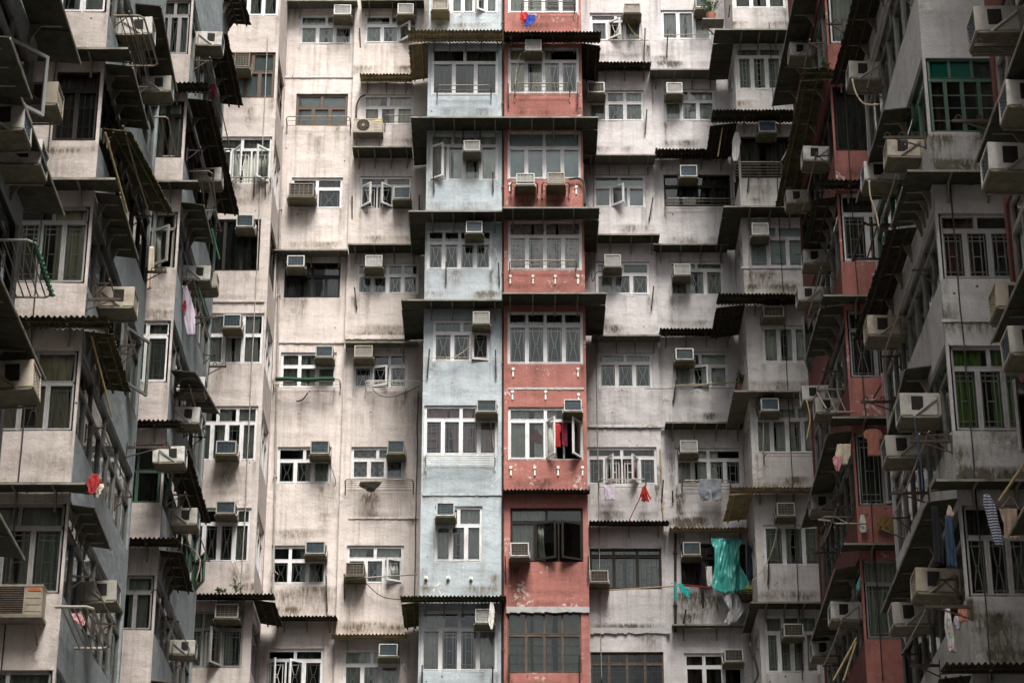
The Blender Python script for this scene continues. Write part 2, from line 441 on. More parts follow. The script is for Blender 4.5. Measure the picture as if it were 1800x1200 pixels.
def window(bld, ox, oy, rz, x0, x1, z0, z1, tr=.34, nt_=2, nl=3, fr='w', gr='x', cu='g', op=None, yo=.05, missing=(), label=None, cover=1.0):
    """window in a wall opening: frame mesh; panes, grille, curtain and open sashes are its sub-parts"""
    op = op or {}
    w_, h_ = x1 - x0, z1 - z0
    fm = FRAMES[fr]; th = {'w': 1, 'e': .8, 's': .8, 'b': 1, 'k': .75}.get(fr, .6); FW = .05 * th
    m = MB(); gl = MB(); gm = MB(); cm = MB()
    def rim(mb, a, b, c, d_, t, ya, yb):
        mb.box(a, b, ya, yb, c, c + t); mb.box(a, b, ya, yb, d_ - t, d_)
        mb.box(a, a + t, ya, yb, c + t, d_ - t); mb.box(b - t, b, ya, yb, c + t, d_ - t)
    rim(m, 0, w_, 0, h_, FW, yo, yo + .07)
    sashes = []
    def cells(c0, c1, n, lower):
        cw = (w_ - FW) / n
        for i in range(n):
            a = FW / 2 + i * cw; b = a + cw
            if i: m.box(a - .022 * th, a + .022 * th, yo + .002, yo + .068, c0, c1)
            ga, gb = a + .021 * th, b - .021 * th
            if lower:
                if i in op: sashes.append((i, ga, gb, c0 + .004, c1 - .004)); gl_ok = False
                elif i in missing: gl_ok = False
                else:
                    rim(m, ga - .002, gb + .002, c0 - .002, c1 + .002, .034 * th, yo - .012, yo + .05); gl_ok = True
                    gl.quad((ga, yo + .03, c0), (gb, yo + .03, c0), (gb, yo + .03, c1), (ga, yo + .03, c1))
                if gr != 'n' and i not in missing: grille(gm, ga, gb, c0, c1, gr)
            else:
                rim(m, ga - .002, gb + .002, c0 - .002, c1 + .002, .022 * th, yo - .004, yo + .05)
                gl.quad((ga, yo + .03, c0), (gb, yo + .03, c0), (gb, yo + .03, c1), (ga, yo + .03, c1))
    zt = h_ * (1 - tr)
    if tr > 0:
        m.box(FW, w_ - FW, yo + .001, yo + .069, zt - .028 * th, zt + .028 * th)
        cells(FW, zt - .026, nl, True); cells(zt + .026, h_ - FW, nt_, False)
    else:
        cells(FW, h_ - FW, nl, True)
    if False:   # sill trim, standing proud of the wall
        m.box(-.03, w_ + .03, -.035, yo + .01, -.035, .004)
    loc = {0: (ox + x0, oy, z0), 1: (ox, oy + x0, z0), -1: (ox, oy - x0, z0)}[round(rz / (math.pi / 2))]
    win = m.build('window', [fm], bld, loc, rz)
    if label: win['label'] = label
    if gl.f: gl.build('pane', ['glass' if fr != 'r' else 'glass_dirty'], win)
    if gm.f: gm.build('grille', ['dark_grille' if fr in 'bkr' else 'grille'], win)
    for (i, a, b, c, d_) in sashes:
        ang = op[i]; s = MB(); sw = b - a
        rim(s, 0, sw, 0, d_ - c, .05, -.02, .025)
        s.quad((.04, 0, .04), (sw - .04, 0, .04), (sw - .04, 0, d_ - c - .04), (.04, 0, d_ - c - .04), 1)
        if ang < 0:   # hinge on the right edge
            s.v = [(x - sw, y, z) for (x, y, z) in s.v]
            so_ = s.build('sash', [fm, 'glass'], win, (b, yo - .02, c), R(-ang))
        else:
            so_ = s.build('sash', [fm, 'glass'], win, (a, yo - .02, c), R(-ang))
    if cu != 'n':
        # pleated cloth just behind the panes, in drops that do not quite meet
        k = max(2, nl); per = w_ / k
        if cu in 'bt':
            cm.quad((.04, .14, .04), (w_ - .04, .14, .04), (w_ - .04, .14, h_ - .04), (.04, .14, h_ - .04))
        else:
            xs_ = 0; top = h_ * (1 if cover >= 1 or tr == 0 else 1); rnd = random.Random(hash((round(ox, 2), round(x0, 2), round(z0, 2))))
            nseg = max(1, nl - 1)
            for sgi in range(nseg):
                a = w_ * sgi / nseg + .03; b = w_ * (sgi + 1) / nseg - .02
                gap = rnd.random()
                if cover < 1 and gap > cover: continue
                b -= (b - a) * rnd.choice([0, 0, 0, .12, .3])
                nn = max(8, int((b - a) / .022)); ph = rnd.random() * 6; fq = 2 * math.pi / rnd.uniform(.09, .14)
                rows = [(0, 1.0), (.5, .93), (1, 1.0)]
                i0 = len(cm.v)
                for (t, sq) in rows:
                    for q in range(nn + 1):
                        x = a + (b - a) * (q / nn) * sq
                        y = .16 + .022 * math.sin(x / sq * fq + ph) + .012 * math.sin(x * fq * .43 + ph * 2)
                        cm.v.append((x, y, .03 + (top - .06) * t))
                for t in range(2):
                    for q in range(nn):
                        i = i0 + t * (nn + 1) + q
                        cm.f.append((i, i + 1, i + nn + 2, i + nn + 1)); cm.m.append(0)
        if cm.f and cu not in 'bt': cm.box(.03, w_ - .03, .15, .17, h_ - .05, h_ - .035)
        if cm.f: cm.build('curtain', [CURT[cu]], win, smooth=cu not in 'bt')
    return win

# ------------------------------------------------------------------ awnings: parts of the buildings, brackets their sub-parts
AW = {'flat': 'flat_metal', 'pale': 'pale_metal', 'corr': 'dark_metal', 'rust': 'rust_metal', 'olive': 'olive_metal'}
def awn_sheet(m, p00, p10, p11, p01, kind):
    """p00-p10 wall edge, p01-p11 outer edge; corrugated kinds wave along the wall"""
    p00, p10, p11, p01 = map(Vector, (p00, p10, p11, p01))
    if kind in ('flat', 'pale'):
        t = Vector((0, 0, .022)); a = [p00, p10, p11, p01]
        i = len(m.v); m.v += [tuple(p) for p in a] + [tuple(p + t) for p in a]
        for f in ((0, 3, 2, 1), (4, 5, 6, 7), (0, 1, 5, 4), (1, 2, 6, 5), (2, 3, 7, 6), (3, 0, 4, 7)):
            m.f.append(tuple(i + k for k in f)); m.m.append(0)
        # folded lip and seams
        m.bar(p01 + Vector((0, 0, -.006)), p11 + Vector((0, 0, -.006)), .018, .038, 1)
        k = max(1, int((p10 - p00).length / .9))
        for j in range(1, k):
            s = j / k; m.bar(p00.lerp(p10, s) + Vector((0, 0, -.008)), p01.lerp(p11, s) + Vector((0, 0, -.008)), .03, .014)
    else:
        L = (p10 - p00).length; wl = .095; k = max(6, int(L / wl * 6)); i = len(m.v); rows = 4
        for r in range(rows + 1):
            for q in range(k + 1):
                s = q / k; a = p00.lerp(p10, s).lerp(p01.lerp(p11, s), r / rows)
                rag = 0
                if r == rows: rag = .03 * noise.noise((q * .13, p00.x, p00.z))
                dirv = (p01 - p00).normalized() * rag
                m.v.append(tuple(a + dirv + Vector((0, 0, .022 * math.sin(s * L / wl * 2 * math.pi)))))
        for r in range(rows):
            for q in range(k):
                b = i + r * (k + 1) + q; m.f.append((b, b + 1, b + k + 2, b + k + 1)); m.m.append(0)
        for r in (.35, .8):
            a = p00.lerp(p01, r) - Vector((0, 0, .045)); b = p10.lerp(p11, r) - Vector((0, 0, .045)); m.bar(a, b, .035, .035)
BRK = {}
def bracket_mesh(p):
    key = round(p, 1)
    if key not in BRK:
        m = MB(); t = .016; p = key
        m.bar((0, .0, -.03), (0, -p * .85, -.03), .035, .03); m.bar((0, -.015, 0), (0, -.015, -.34), .035, .03)
        m.poly([(t, -.02, -.30), (t, -p * .28, -.045), (t, -.02, -.045)]); m.poly([(-t, -.02, -.045), (-t, -p * .28, -.045), (-t, -.02, -.30)])
        m.quad((t, -.02, -.30), (-t, -.02, -.30), (-t, -p * .28, -.045), (t, -p * .28, -.045))
        BRK[key] = m.mesh('bracket', ['bracket_metal'])
    return BRK[key]
def awning(bld, Y, x0, x1, z, p, kind, drop=.03, nb=3, wl=0, wr=0, wlY=None, wrY=None):
    """front canopy on a wall at Y; wl/wr: how far it wraps past the bay's left/right edge, running back to wlY/wrY"""
    m = MB(); zf = z - drop
    xl, xr = x0 - wl, x1 + wr
    awn_sheet(m, (xl, Y, z), (xr, Y, z), (xr, Y - p, zf), (xl, Y - p, zf), kind)
    if wl: awn_sheet(m, (x0, Y + .01, z + .004), (x0, wlY, z + .004), (x0 - wl, wlY, zf), (x0 - wl, Y + .01, zf), kind)
    if wr: awn_sheet(m, (x1, wrY, z + .004), (x1, Y + .01, z + .004), (x1 + wr, Y + .01, zf), (x1 + wr, wrY, zf), kind)
    o = m.build('awning', [AW[kind], 'pale_edge'], bld)
    for i in range(nb):
        x = x0 + (x1 - x0) * (i + .35) / max(1, nb - .3)
        link('bracket', bracket_mesh(p), o, (x, Y - .004, z - .004))
    return o
def side_awning(bld, s, X, y0, y1, z, p, kind, drop=.08, nb=3, zb=None):
    """canopy on a wing's court face (s=-1 left wing, +1 right wing)"""
    m = MB(); zb = z if zb is None else zb; xo = X - s * p
    awn_sheet(m, (X, y0, z), (X, y1, zb), (xo, y1, zb - drop), (xo, y0, z - drop), kind)
    o = m.build('awning', [AW[kind], 'pale_edge'], bld)
    for i in range(nb):
        y = y0 + (y1 - y0) * (i + .6) / (nb + .2)
        link('bracket', bracket_mesh(p), o, (X - s * .004, y, z + (zb - z) * (y - y0) / (y1 - y0) - .004), R(-90 * s))
    return o

# ------------------------------------------------------------------ air conditioners
ACM = {}
def ac_meshes(var):
    if var in ACM: return ACM[var]
    cas = {'w': 'ac_white', 'b': 'ac_beige', 'n': 'ac_brown', 'd': 'ac_white', 'g': 'ac_white', 'l': 'ac_white', 'c': 'ac_beige'}[var]
    coil = {'w': 'ac_coil', 'b': 'ac_coil_dark', 'n': 'ac_coil_dark', 'd': 'ac_coil_dark', 'g': 'ac_coil_green', 'l': 'louvre_pale', 'c': 'louvre_pale'}[var]
    W, H, D = .46, .33, .50
    m = MB(); t = .028; x = W / 2; c = .012
    # casing with chamfered long edges, open front with a rim
    prof = [(-x + c, 0), (x - c, 0), (x, c), (x, H - c), (x - c, H), (-x + c, H), (-x, H - c), (-x, c)]
    for a, b in zip(prof, prof[1:] + prof[:1]):
        bottom = abs(a[1]) < 1e-6 and abs(b[1]) < 1e-6
        m.quad((a[0], .12, a[1]), (b[0], .12, b[1]), (b[0], -D, b[1]), (a[0], -D, a[1]), 1 if bottom else 0)
    m.poly([(a[0], .12, a[1]) for a in reversed(prof)], 0)
    m.box(-x + .004, x - .004, -D - .012, -D + .03, .003, t); m.box(-x + .004, x - .004, -D - .012, -D + .03, H - t, H - .003)
    m.box(-x + .003, -x + t, -D - .0115, -D + .03, t, H - t); m.box(x - t, x - .003, -D - .0115, -D + .03, t, H - t)
    for s in (-1, 1):     # side air slots
        for k, (y0, y1) in enumerate(((-.36, -.2),)):
            m.box(s * x - .003, s * x + .003, y0, y1, .08, H - .05, 2)
    # drip pan under the box
    m.box(-x - .005, x + .005, -D + .03, .1, -.022, -.003, 1)
    m.box(-x - .008, x + .008, -D - .0, -D + .03, -.03, -.004, 1)
    cm = m.mesh('casing', [cas, 'ac_pan', 'vent_dark'])
    l = MB()
    l.quad((-x + t, -D + .02, t), (x - t, -D + .02, t), (x - t, -D + .02, H - t), (-x + t, -D + .02, H - t))
    for i in range(1, 7):
        z = t + (H - 2 * t) * i / 7; l.box(-x + t, x - t, -D + .001, -D + .012, z - .004, z + .004, 1)
    for i in range(1, 5):
        xx = -x + t + (W - 2 * t) * i / 5; l.box(xx - .004, xx + .004, -D - .003, -D + .008, t, H - t, 1)
    lm = l.mesh('louvre', [coil, {'w': 'ac_coil', 'b': 'ac_beige', 'n': 'ac_brown', 'd': 'ac_brown', 'g': 'ac_coil', 'l': 'ac_white', 'c': 'ac_beige'}[var]])
    b = MB()
    b.bar((0, 0, -.035), (0, -D * .95, -.035), .03, .02); b.bar((0, -.01, -.045), (0, -.01, H * .78), .03, .02)
    b.bar((0, -.02, H * .75), (0, -D * .7, -.02), .014, .025, 1)
    bm_ = b.mesh('bracket', ['bracket_metal', cas])
    ACM[var] = (cm, lm, bm_)
    return ACM[var]
LOOK = {'w': 'white', 'b': 'beige', 'n': 'dirty brown', 'd': 'dark grilled', 'g': 'green grilled', 'l': 'pale louvred', 'c': 'beige louvred'}
def ac(x, y, z, rz, sx, sy, sz, var, label, tilt=0):
    t = thing('air_conditioner', label, 'air conditioner', (x, y, z), rz, 'window air conditioners on the flats')
    t.scale = (sx, sy, sz); t.rotation_euler[0] = R(tilt)
    cm, lm, bm_ = ac_meshes(var)
    link('casing', cm, t); link('louvre', lm, t); link('bracket', bm_, t, (-.25, 0, 0)); link('bracket', bm_, t, (.25, 0, 0))
    return t
def hose(pts, mat, label, r=.012, cat='cable', name='cable'):
    m = MB(); P = [Vector(p) for p in pts]; out = []
    for k in range(len(P) - 1):     # smooth through the points
        a = P[max(k - 1, 0)]; b = P[k]; c = P[k + 1]; e = P[min(k + 2, len(P) - 1)]
        for q in range(5):
            t = q / 5
            out.append(.5 * ((2 * b) + (c - a) * t + (2 * a - 5 * b + 4 * c - e) * t * t + (3 * b - a - 3 * c + e) * t ** 3))
    out.append(P[-1]); o0 = out[0].copy()
    m.tube([p - o0 for p in out], r, 6)
    o = m.build(name, [mat], None, o0, smooth=True)
    return tag(o, label, cat)

# ------------------------------------------------------------------ the central facade: columns
X_BR = XA(477, 350, 455, 850, YB)          # right edge of the left corner bay
X_C = PY(611, 450, YW)[0]                  # joint in the cream wall
X_EL = XA(752, 290, 736, 960, YB)          # blue bay
X_EF = PY(884, 600, YB)[0]                 # blue / red party line
X_FR = XA(1023, 190, 1036, 1020, YB)       # red bay
X_GH = PY(1152, 420, YW)[0]
X_IL = XA(1303, 490, 1330, 880, YB)        # left edge of the right corner bay
XW_L, XW_R = -8.7, 8.5                     # long walls of the two wings
C_PLANE = {'b': YB, 'c1': YW, 'c2': YW - .10, 'e': YB, 'f': YB, 'g': YW - .08, 'h': YW, 'i': YB}
C_SPAN = {'b': (XW_L - 1, X_BR), 'c1': (X_BR, X_C), 'c2': (X_C, X_EL), 'e': (X_EL, X_EF - .03), 'f': (X_EF + .03, X_FR), 'g': (X_FR, X_GH), 'h': (X_GH, X_IL), 'i': (X_IL, XW_R + 1)}
C_BLD = {'b': B_CL, 'c1': B_CL, 'c2': B_CL, 'e': B_CL, 'f': B_CR, 'g': B_CR, 'h': B_CR, 'i': B_CR}
C_MAT = {'b': 'wing_cream', 'c1': 'cream', 'c2': 'cream', 'e': 'blue', 'f': 'red', 'g': 'white', 'h': 'white', 'i': 'corner_white'}
C_NAME = {'b': 'left corner bay', 'c1': 'outer cream column', 'c2': 'cream column by blue bay', 'e': 'blue bay', 'f': 'red bay',
          'g': 'white column by red bay', 'h': 'white column by corner bay', 'i': 'right corner bay'}

# column, storey, window box in the photo, transom share, transom panes, lower panes, frame, grille, curtain, open sashes
WIN = [
 ('b',0,385,-40,493,28,.3,2,4,'w','x','g',{}), ('b',1,405,92,483,172,.42,2,3,'b','n','b',{}), ('b',2,372,240,477,323,.27,2,3,'w','x','g',{1:55,2:-50}),
 ('b',3,362,385,457,476,0,1,3,'k','n','d',{}), ('b',4,358,550,463,640,.42,3,3,'w','n','w',{}), ('b',5,345,713,452,810,.30,3,4,'w','r','w',{}),
 ('b',6,330,892,440,988,.28,2,4,'w','x','g',{}), ('b',7,320,1073,427,1173,.32,3,3,'e','r','g',{1:-60}),
 ('c1',0,527,26,620,78,.37,2,3,'w','x','g',{}), ('c1',1,520,165,611,221,.42,2,3,'b','n','b',{}), ('c1',2,512,312,602,367,.34,2,2,'w','x','d',{}),
 ('c1',3,500,461,598,523,.38,2,4,'k','n','d',{}), ('c1',4,493,619,591,682,.38,3,3,'w','n','g',{}), ('c1',5,487,785,582,850,.36,2,3,'w','x','g',{}),
 ('c1',6,476,958,574,1027,.38,3,3,'w','x','g',{}), ('c1',7,468,1139,568,1212,.28,2,3,'w','x','d',{0:60,1:-40}),
 ('c2',0,641,26,732,76,.36,2,3,'w','x','g',{2:45}), ('c2',1,638,166,727,220,.40,2,3,'w','n','i',{}), ('c2',2,632,310,723,367,.28,2,3,'w','x','d',{0:48,1:-44}),
 ('c2',3,627,462,736,517,.38,4,4,'w','x','d',{}), ('c2',4,621,620,717,682,.36,3,3,'w','x','d',{1:20}), ('c2',5,617,785,710,842,.38,2,3,'w','n','o',{}),
 ('c2',6,609,958,709,1026,.34,2,3,'w','x','w',{2:-28}), ('c2',7,603,1140,703,1212,.38,2,3,'w','x','g',{}),
 ('e',0,792,-55,876,23,.35,2,4,'w','r','w',{2:-35}), ('e',1,758,84,876,167,.30,2,3,'w','n','d',{}), ('e',2,755,235,876,318,.24,3,4,'w','x','w',{0:35}),
 ('e',3,748,403,865,474,.32,4,4,'w','x','d',{}), ('e',4,761,562,862,636,.30,2,3,'w','x','d',{2:-12}), ('e',5,742,712,875,800,.28,2,4,'w','r','p',{}),
 ('e',6,764,889,848,987,.34,2,3,'w','r','w',{}), ('e',7,735,1072,875,1180,.30,2,4,'w','r','w',{}),
 ('f',0,893,-60,1017,23,.3,2,4,'w','h','w',{}), ('f',1,893,83,1018,165,.29,2,4,'w','x','i',{}), ('f',2,892,230,1022,315,.34,2,4,'w','n','b',{}),
 ('f',3,893,387,1023,475,.31,2,4,'w','r','f',{}), ('f',4,892,547,1025,640,.26,4,4,'w','x','d',{}), ('f',5,893,715,1025,808,.25,2,4,'w','n','w',{2:62,3:-58}),
 ('f',6,897,892,1025,987,.26,2,3,'k','n','g',{1:25,2:-25}), ('f',7,892,1073,1022,1182,.38,4,4,'r','h','w',{}),
 ('g',0,1037,23,1128,72,.28,2,3,'w','x','g',{1:40}), ('g',1,1033,159,1132,213,.38,3,3,'w','x','g',{}), ('g',2,1043,307,1135,365,.35,2,3,'w','n','b',{1:42}),
 ('g',3,1047,460,1142,518,.36,2,3,'w','x','w',{}), ('g',4,1052,620,1147,682,.27,2,3,'w','x','d',{}), ('g',5,1032,785,1155,852,.27,2,4,'w','r','d',{1:65,2:-65}),
 ('g',6,1037,963,1163,1035,.18,3,3,'k','g','g',{}), ('g',7,1038,1145,1167,1212,.3,4,4,'r','h','d',{}),
 ('h',0,1162,18,1250,70,0,1,3,'w','x','w',{}), ('h',1,1167,157,1257,213,.36,2,3,'w','g','w',{}), ('h',2,1167,307,1287,363,.35,3,4,'k','n','d',{}),
 ('h',3,1177,459,1272,520,.24,2,3,'w','x','g',{}), ('h',4,1183,618,1280,682,.37,2,3,'w','x','w',{1:18}), ('h',5,1187,787,1310,853,.30,2,4,'w','r','w',{}),
 ('h',6,1197,955,1313,1030,.32,2,3,'k','n','d',{}), ('h',7,1203,1147,1307,1212,.36,3,3,'w','n','d',{}),
 ('i',0,1285,-60,1380,15,.3,2,3,'w','x','w',{}), ('i',1,1292,82,1375,158,.22,2,3,'w','g','g',{}), ('i',2,1297,240,1390,313,0,1,3,'k','n','d',{}),
 ('i',3,1315,395,1420,470,.30,2,3,'w','r','b',{}), ('i',4,1340,572,1425,638,0,1,3,'w','r','w',{}), ('i',5,1327,713,1440,797,.27,3,4,'w','r','w',{}),
 ('i',6,1342,922,1450,995,0,1,3,'w','r','g',{}), ('i',7,1345,1080,1440,1183,.30,3,4,'w','r','g',{}),
]
# column, storey, front of the machine in the photo (left, top, right, bottom), kind
ACS = [
 ('b',1,413,92,438,118,'n'), ('b',3,416,377,445,398,'w'), ('b',4,393,552,423,575,'w'), ('b',5,380,774,415,797,'w'), ('b',6,380,881,413,903,'w'), ('b',7,378,1061,419,1086,'d'),
 ('c1',0,587,9,617,26,'l'), ('c1',2,508,322,552,345,'n'), ('c1',3,505,449,535,468,'w'), ('c1',4,555,608,585,628,'w'), ('c1',5,546,774,578,797,'g'), ('c1',6,537,951,571,973,'w'),
 ('c2',0,699,7,727,25,'l'), ('c2',2,692,328,721,349,'w'), ('c2',3,642,449,672,469,'l'), ('c2',4,623,607,655,627,'c'), ('c2',5,681,774,711,797,'g'), ('c2',6,608,989,640,1012,'n'), ('c2',7,666,1131,699,1153,'g'),
 ('e',0,759,0,788,17,'c'), ('e',2,815,247,844,265,'l'), ('e',3,819,389,848,409,'w'), ('e',4,831,547,861,568,'l'), ('e',5,838,702,873,723,'g'), ('e',6,767,883,799,907,'g'), ('e',7,835,1070,868,1095,'l'),
 ('f',1,923,70,952,88,'l'), ('f',2,907,305,940,325,'l'), ('f',2,962,304,993,324,'c'), ('f',5,991,702,1023,723,'w'), ('f',6,897,953,930,977,'d'),
 ('g',0,1097,7,1126,23,'c'), ('g',1,1033,145,1063,163,'d'), ('g',3,1062,447,1092,468,'l'), ('g',6,1037,1002,1070,1023,'d'),
 ('h',0,1222,-12,1248,14,'w'), ('h',1,1171,145,1200,163,'l'), ('h',2,1195,290,1226,310,'w'), ('h',3,1184,464,1214,483,'l'), ('h',4,1187,612,1220,632,'g'), ('h',5,1195,774,1227,795,'l'), ('h',6,1200,952,1232,975,'g'), ('h',7,1273,1140,1307,1162,'d'),
 ('i',2,1333,213,1365,232,'w'), ('i',3,1321,392,1352,413,'l'), ('i',4,1341,538,1379,556,'d'), ('i',5,1337,700,1370,722,'w'), ('i',6,1365,883,1398,906,'d'), ('i',7,1377,1095,1413,1117,'d'),
]
# column, photo left, right, front edge line, depth, kind, brackets, wrap side
AWN = [
 ('b',7,316,480,1043,.75,'corr',3,'R'),
 ('c1',0,498,628,1,.5,'pale',2,''), ('c1',3,479,611,439,.5,'pale',3,''), ('c1',7,483,592,1082,.55,'corr',3,''),
 ('c2',0,634,745,0,.5,'flat',3,''), ('c2',1,632,724,130,.6,'rust',3,''), ('c2',2,619,724,258,.7,'flat',4,''), ('c2',3,611,738,429,.6,'flat',4,''), ('c2',4,606,735,601,.4,'pale',2,''), ('c2',7,582,715,1114,.5,'rust',2,''),
 ('e',1,716,884,53,.8,'rust',5,'L'), ('e',2,722,883,206,.8,'flat',4,'L'), ('e',3,718,883,371,.7,'flat',4,'L'), ('e',4,705,883,527,.6,'flat',4,'L'), ('e',7,703,890,1047,.7,'olive',5,'L'),
 ('f',1,885,1057,56,.75,'corr',4,'R'), ('f',2,883,1052,206,.75,'flat',4,'R'), ('f',3,883,1054,365,.75,'flat',3,'R'), ('f',4,883,1066,515,.8,'flat',4,'R'), ('f',6,884,1037,860,.35,'corr',1,''),
 ('g',1,1020,1145,109,.65,'corr',4,''), ('g',2,1027,1152,272,.65,'pale',4,''), ('g',3,1024,1160,412,.6,'flat',4,''), ('g',4,1040,1162,589,.5,'pale',4,''), ('g',6,1036,1177,915,.5,'corr',3,''),
 ('h',1,1143,1262,122,.6,'pale',4,''), ('h',2,1152,1283,262,.75,'corr',4,''), ('h',3,1150,1281,429,.55,'flat',4,''), ('h',4,1160,1293,577,.7,'corr',4,''), ('h',5,1170,1313,742,.55,'flat',4,''), ('h',6,1177,1323,927,.5,'rust',3,''), ('h',7,1182,1340,1097,.35,'pale',3,''),
 ('i',1,1257,1410,52,.8,'flat',4,'L'), ('i',2,1253,1420,193,.9,'corr',4,'L'), ('i',3,1272,1440,363,.7,'flat',4,'L'), ('i',4,1263,1440,516,.9,'corr',3,'L'), ('i',5,1290,1440,687,.6,'pale',4,'L'), ('i',6,1285,1440,856,.6,'rust',4,'L'), ('i',7,1320,1460,1058,.6,'flat',4,'L'),
]
WALL_MARKS = [  # old damp marks and other darker runs in the plaster: column, photo x, y, half width (m), run (m), strength
 ('c1',560,240,.10,1.3,.55), ('c1',545,235,.05,.9,.4), ('c1',530,530,.12,1.5,.35), ('c1',505,545,.3,.9,.15), ('c1',515,935,.5,1.0,.35), ('c1',560,1032,.6,1.0,.6), ('c1',500,1040,.4,.8,.5), ('c1',590,850,.3,1.4,.25), ('c1',570,900,.14,1.0,.35),
 ('c2',650,868,.28,.75,.95), ('c2',668,905,.5,.3,.7), ('c2',725,913,.12,.22,1.0), ('c2',620,520,.05,1.2,.5), ('c2',680,575,.8,.5,.6), ('c2',640,1095,.9,.4,.5), ('c2',627,1015,.18,1.3,.4), ('c2',705,690,.2,1.6,.4), ('c2',735,480,.2,2.5,.35), ('c2',735,700,.25,3,.4),  # last two entries darken the wall's edge next to the blue bay
 ('e',800,470,.9,1.0,.15), ('e',860,515,.3,.25,.9), ('e',760,868,.25,.25,.8), ('e',870,1010,.12,.7,.8), ('e',745,1000,.1,.8,.4), ('e',850,868,.6,.2,.5),
 ('f',905,640,.05,.8,.3), ('f',900,1000,.2,1.1,.55), ('f',1000,990,.3,.9,.4), ('f',915,350,.3,.4,.5), ('f',975,350,.3,.4,.5), ('f',960,1060,.9,.3,.4),
 ('g',1140,80,.12,1.0,.8), ('g',1095,590,.6,.2,.4), ('g',1060,560,.3,.5,.7), ('g',1085,745,.8,.2,.8), ('g',1100,1100,.9,.25,.9), ('g',1155,820,.12,1.8,.6), ('g',1160,960,.1,1.8,.5), ('g',1070,885,.3,.3,.6), ('g',1140,1120,.3,.5,.6),
 ('h',1195,870,.10,2.4,.9), ('h',1180,800,.1,1.8,.7), ('h',1210,1040,.5,.8,.8), ('h',1250,1050,.4,.8,.7), ('h',1170,330,.05,1.2,.4), ('h',1250,540,.7,.6,.2), ('h',1190,915,.4,.3,.8), ('h',1240,900,.6,.5,.4), ('h',1165,100,.3,.4,.6),
 ('i',1340,480,.5,.6,.7), ('i',1385,500,.4,.4,.6), ('i',1350,850,.5,.5,.5), ('i',1330,330,.5,.6,.4), ('i',1405,840,.3,.4,.5), ('i',1380,1010,.4,.8,.25),
 ('b',440,190,.10,1.0,.45), ('b',395,830,.3,.9,.5), ('b',380,660,.1,.9,.4), ('b',440,660,.08,.8,.4), ('b',430,490,.5,.6,.2), ('b',420,820,.15,.9,.5), ('b',455,340,.3,.6,.3), ('b',420,1010,.3,.7,.5),
]
rd = random.Random(3)
def drips_for(col, holes, ox):
    out = []
    for (a, b, c, d_) in holes:
        for x in (a + .03, b - .03): out.append((x, c - .03, rd.uniform(.03, .06), rd.uniform(.5, 1.3), rd.uniform(.25, .65)))
        for _ in range(3): out.append((rd.uniform(a, b), c - .03, rd.uniform(.03, .12), rd.uniform(.3, 1.0), rd.uniform(.1, .4)))
        out.append(((a + b) / 2, d_ + rd.uniform(.35, .6), (b - a) * .4, rd.uniform(.1, .3), rd.uniform(.1, .35)))
    for (cc, r_, u0, v0, u1, v1, k) in ACS:
        if cc != col: continue
        x, z = PY((u0 + u1) / 2, v1 + 12, C_PLANE[col]); out.append((x - ox, z, .13, rd.uniform(.5, 1.1), rd.uniform(.25, .5)))
    for (cc, r_, u0, u1, v, p, k, nb, wr) in AWN:
        if cc != col: continue
        for u in (u0, u1):
            x, z = PY(u, v + 10, C_PLANE[col]); out.append((x - ox, z, .05, rd.uniform(.6, 1.6), rd.uniform(.2, .5)))
        xm, z = PY((u0 + u1) / 2, v, C_PLANE[col])
        for _ in range(4): out.append((xm - ox + rd.uniform(-1, 1) * .9, z + .22, rd.uniform(.1, .35), .3, rd.uniform(.2, .6)))
    for (cc, u, v, wd, ln, s) in WALL_MARKS:
        if cc == col:
            x, z = PY(u, v, C_PLANE[col]); out.append((x - ox, z, wd, ln, s))
    return out
for col in ('b', 'c1', 'c2', 'e', 'f', 'g', 'h', 'i'):
    Y = C_PLANE[col]; xa, xb = C_SPAN[col]; bld = C_BLD[col]; holes = []; wl_ = []
    for wd in WIN:
        if wd[0] != col: continue
        _, r_, u0, v0, u1, v1 = wd[:6]
        x0 = max(xa + .05, PY(u0, (v0 + v1) / 2, Y)[0]); x1 = min(xb - .05, PY(u1, (v0 + v1) / 2, Y)[0])
        zt = PY(u0, v0, Y)[1]; zb = PY(u0, v1, Y)[1]
        holes.append((x0 - xa, x1 - xa, zb, zt)); wl_.append((wd, x0, x1, zb, zt))
    sheet('wall', bld, xa, Y, 0, xb - xa, holes, [C_MAT[col], 'room'], drips=drips_for(col, holes, xa), room=None if col in 'bi' else .8)
    if col in 'bi':
        for h in holes: m = MB(); m.box(xa + .02, xb - .02, YB + .02, YW + .8, h[3] + .2, h[3] + .32); m.build('floor_slab', ['room_wall'], bld)
    for wd, x0, x1, zb, zt in wl_:
        window(bld, xa, Y, 0, x0 - xa, x1 - xa, zb, zt, *wd[6:12], op=wd[12], cover=.92)
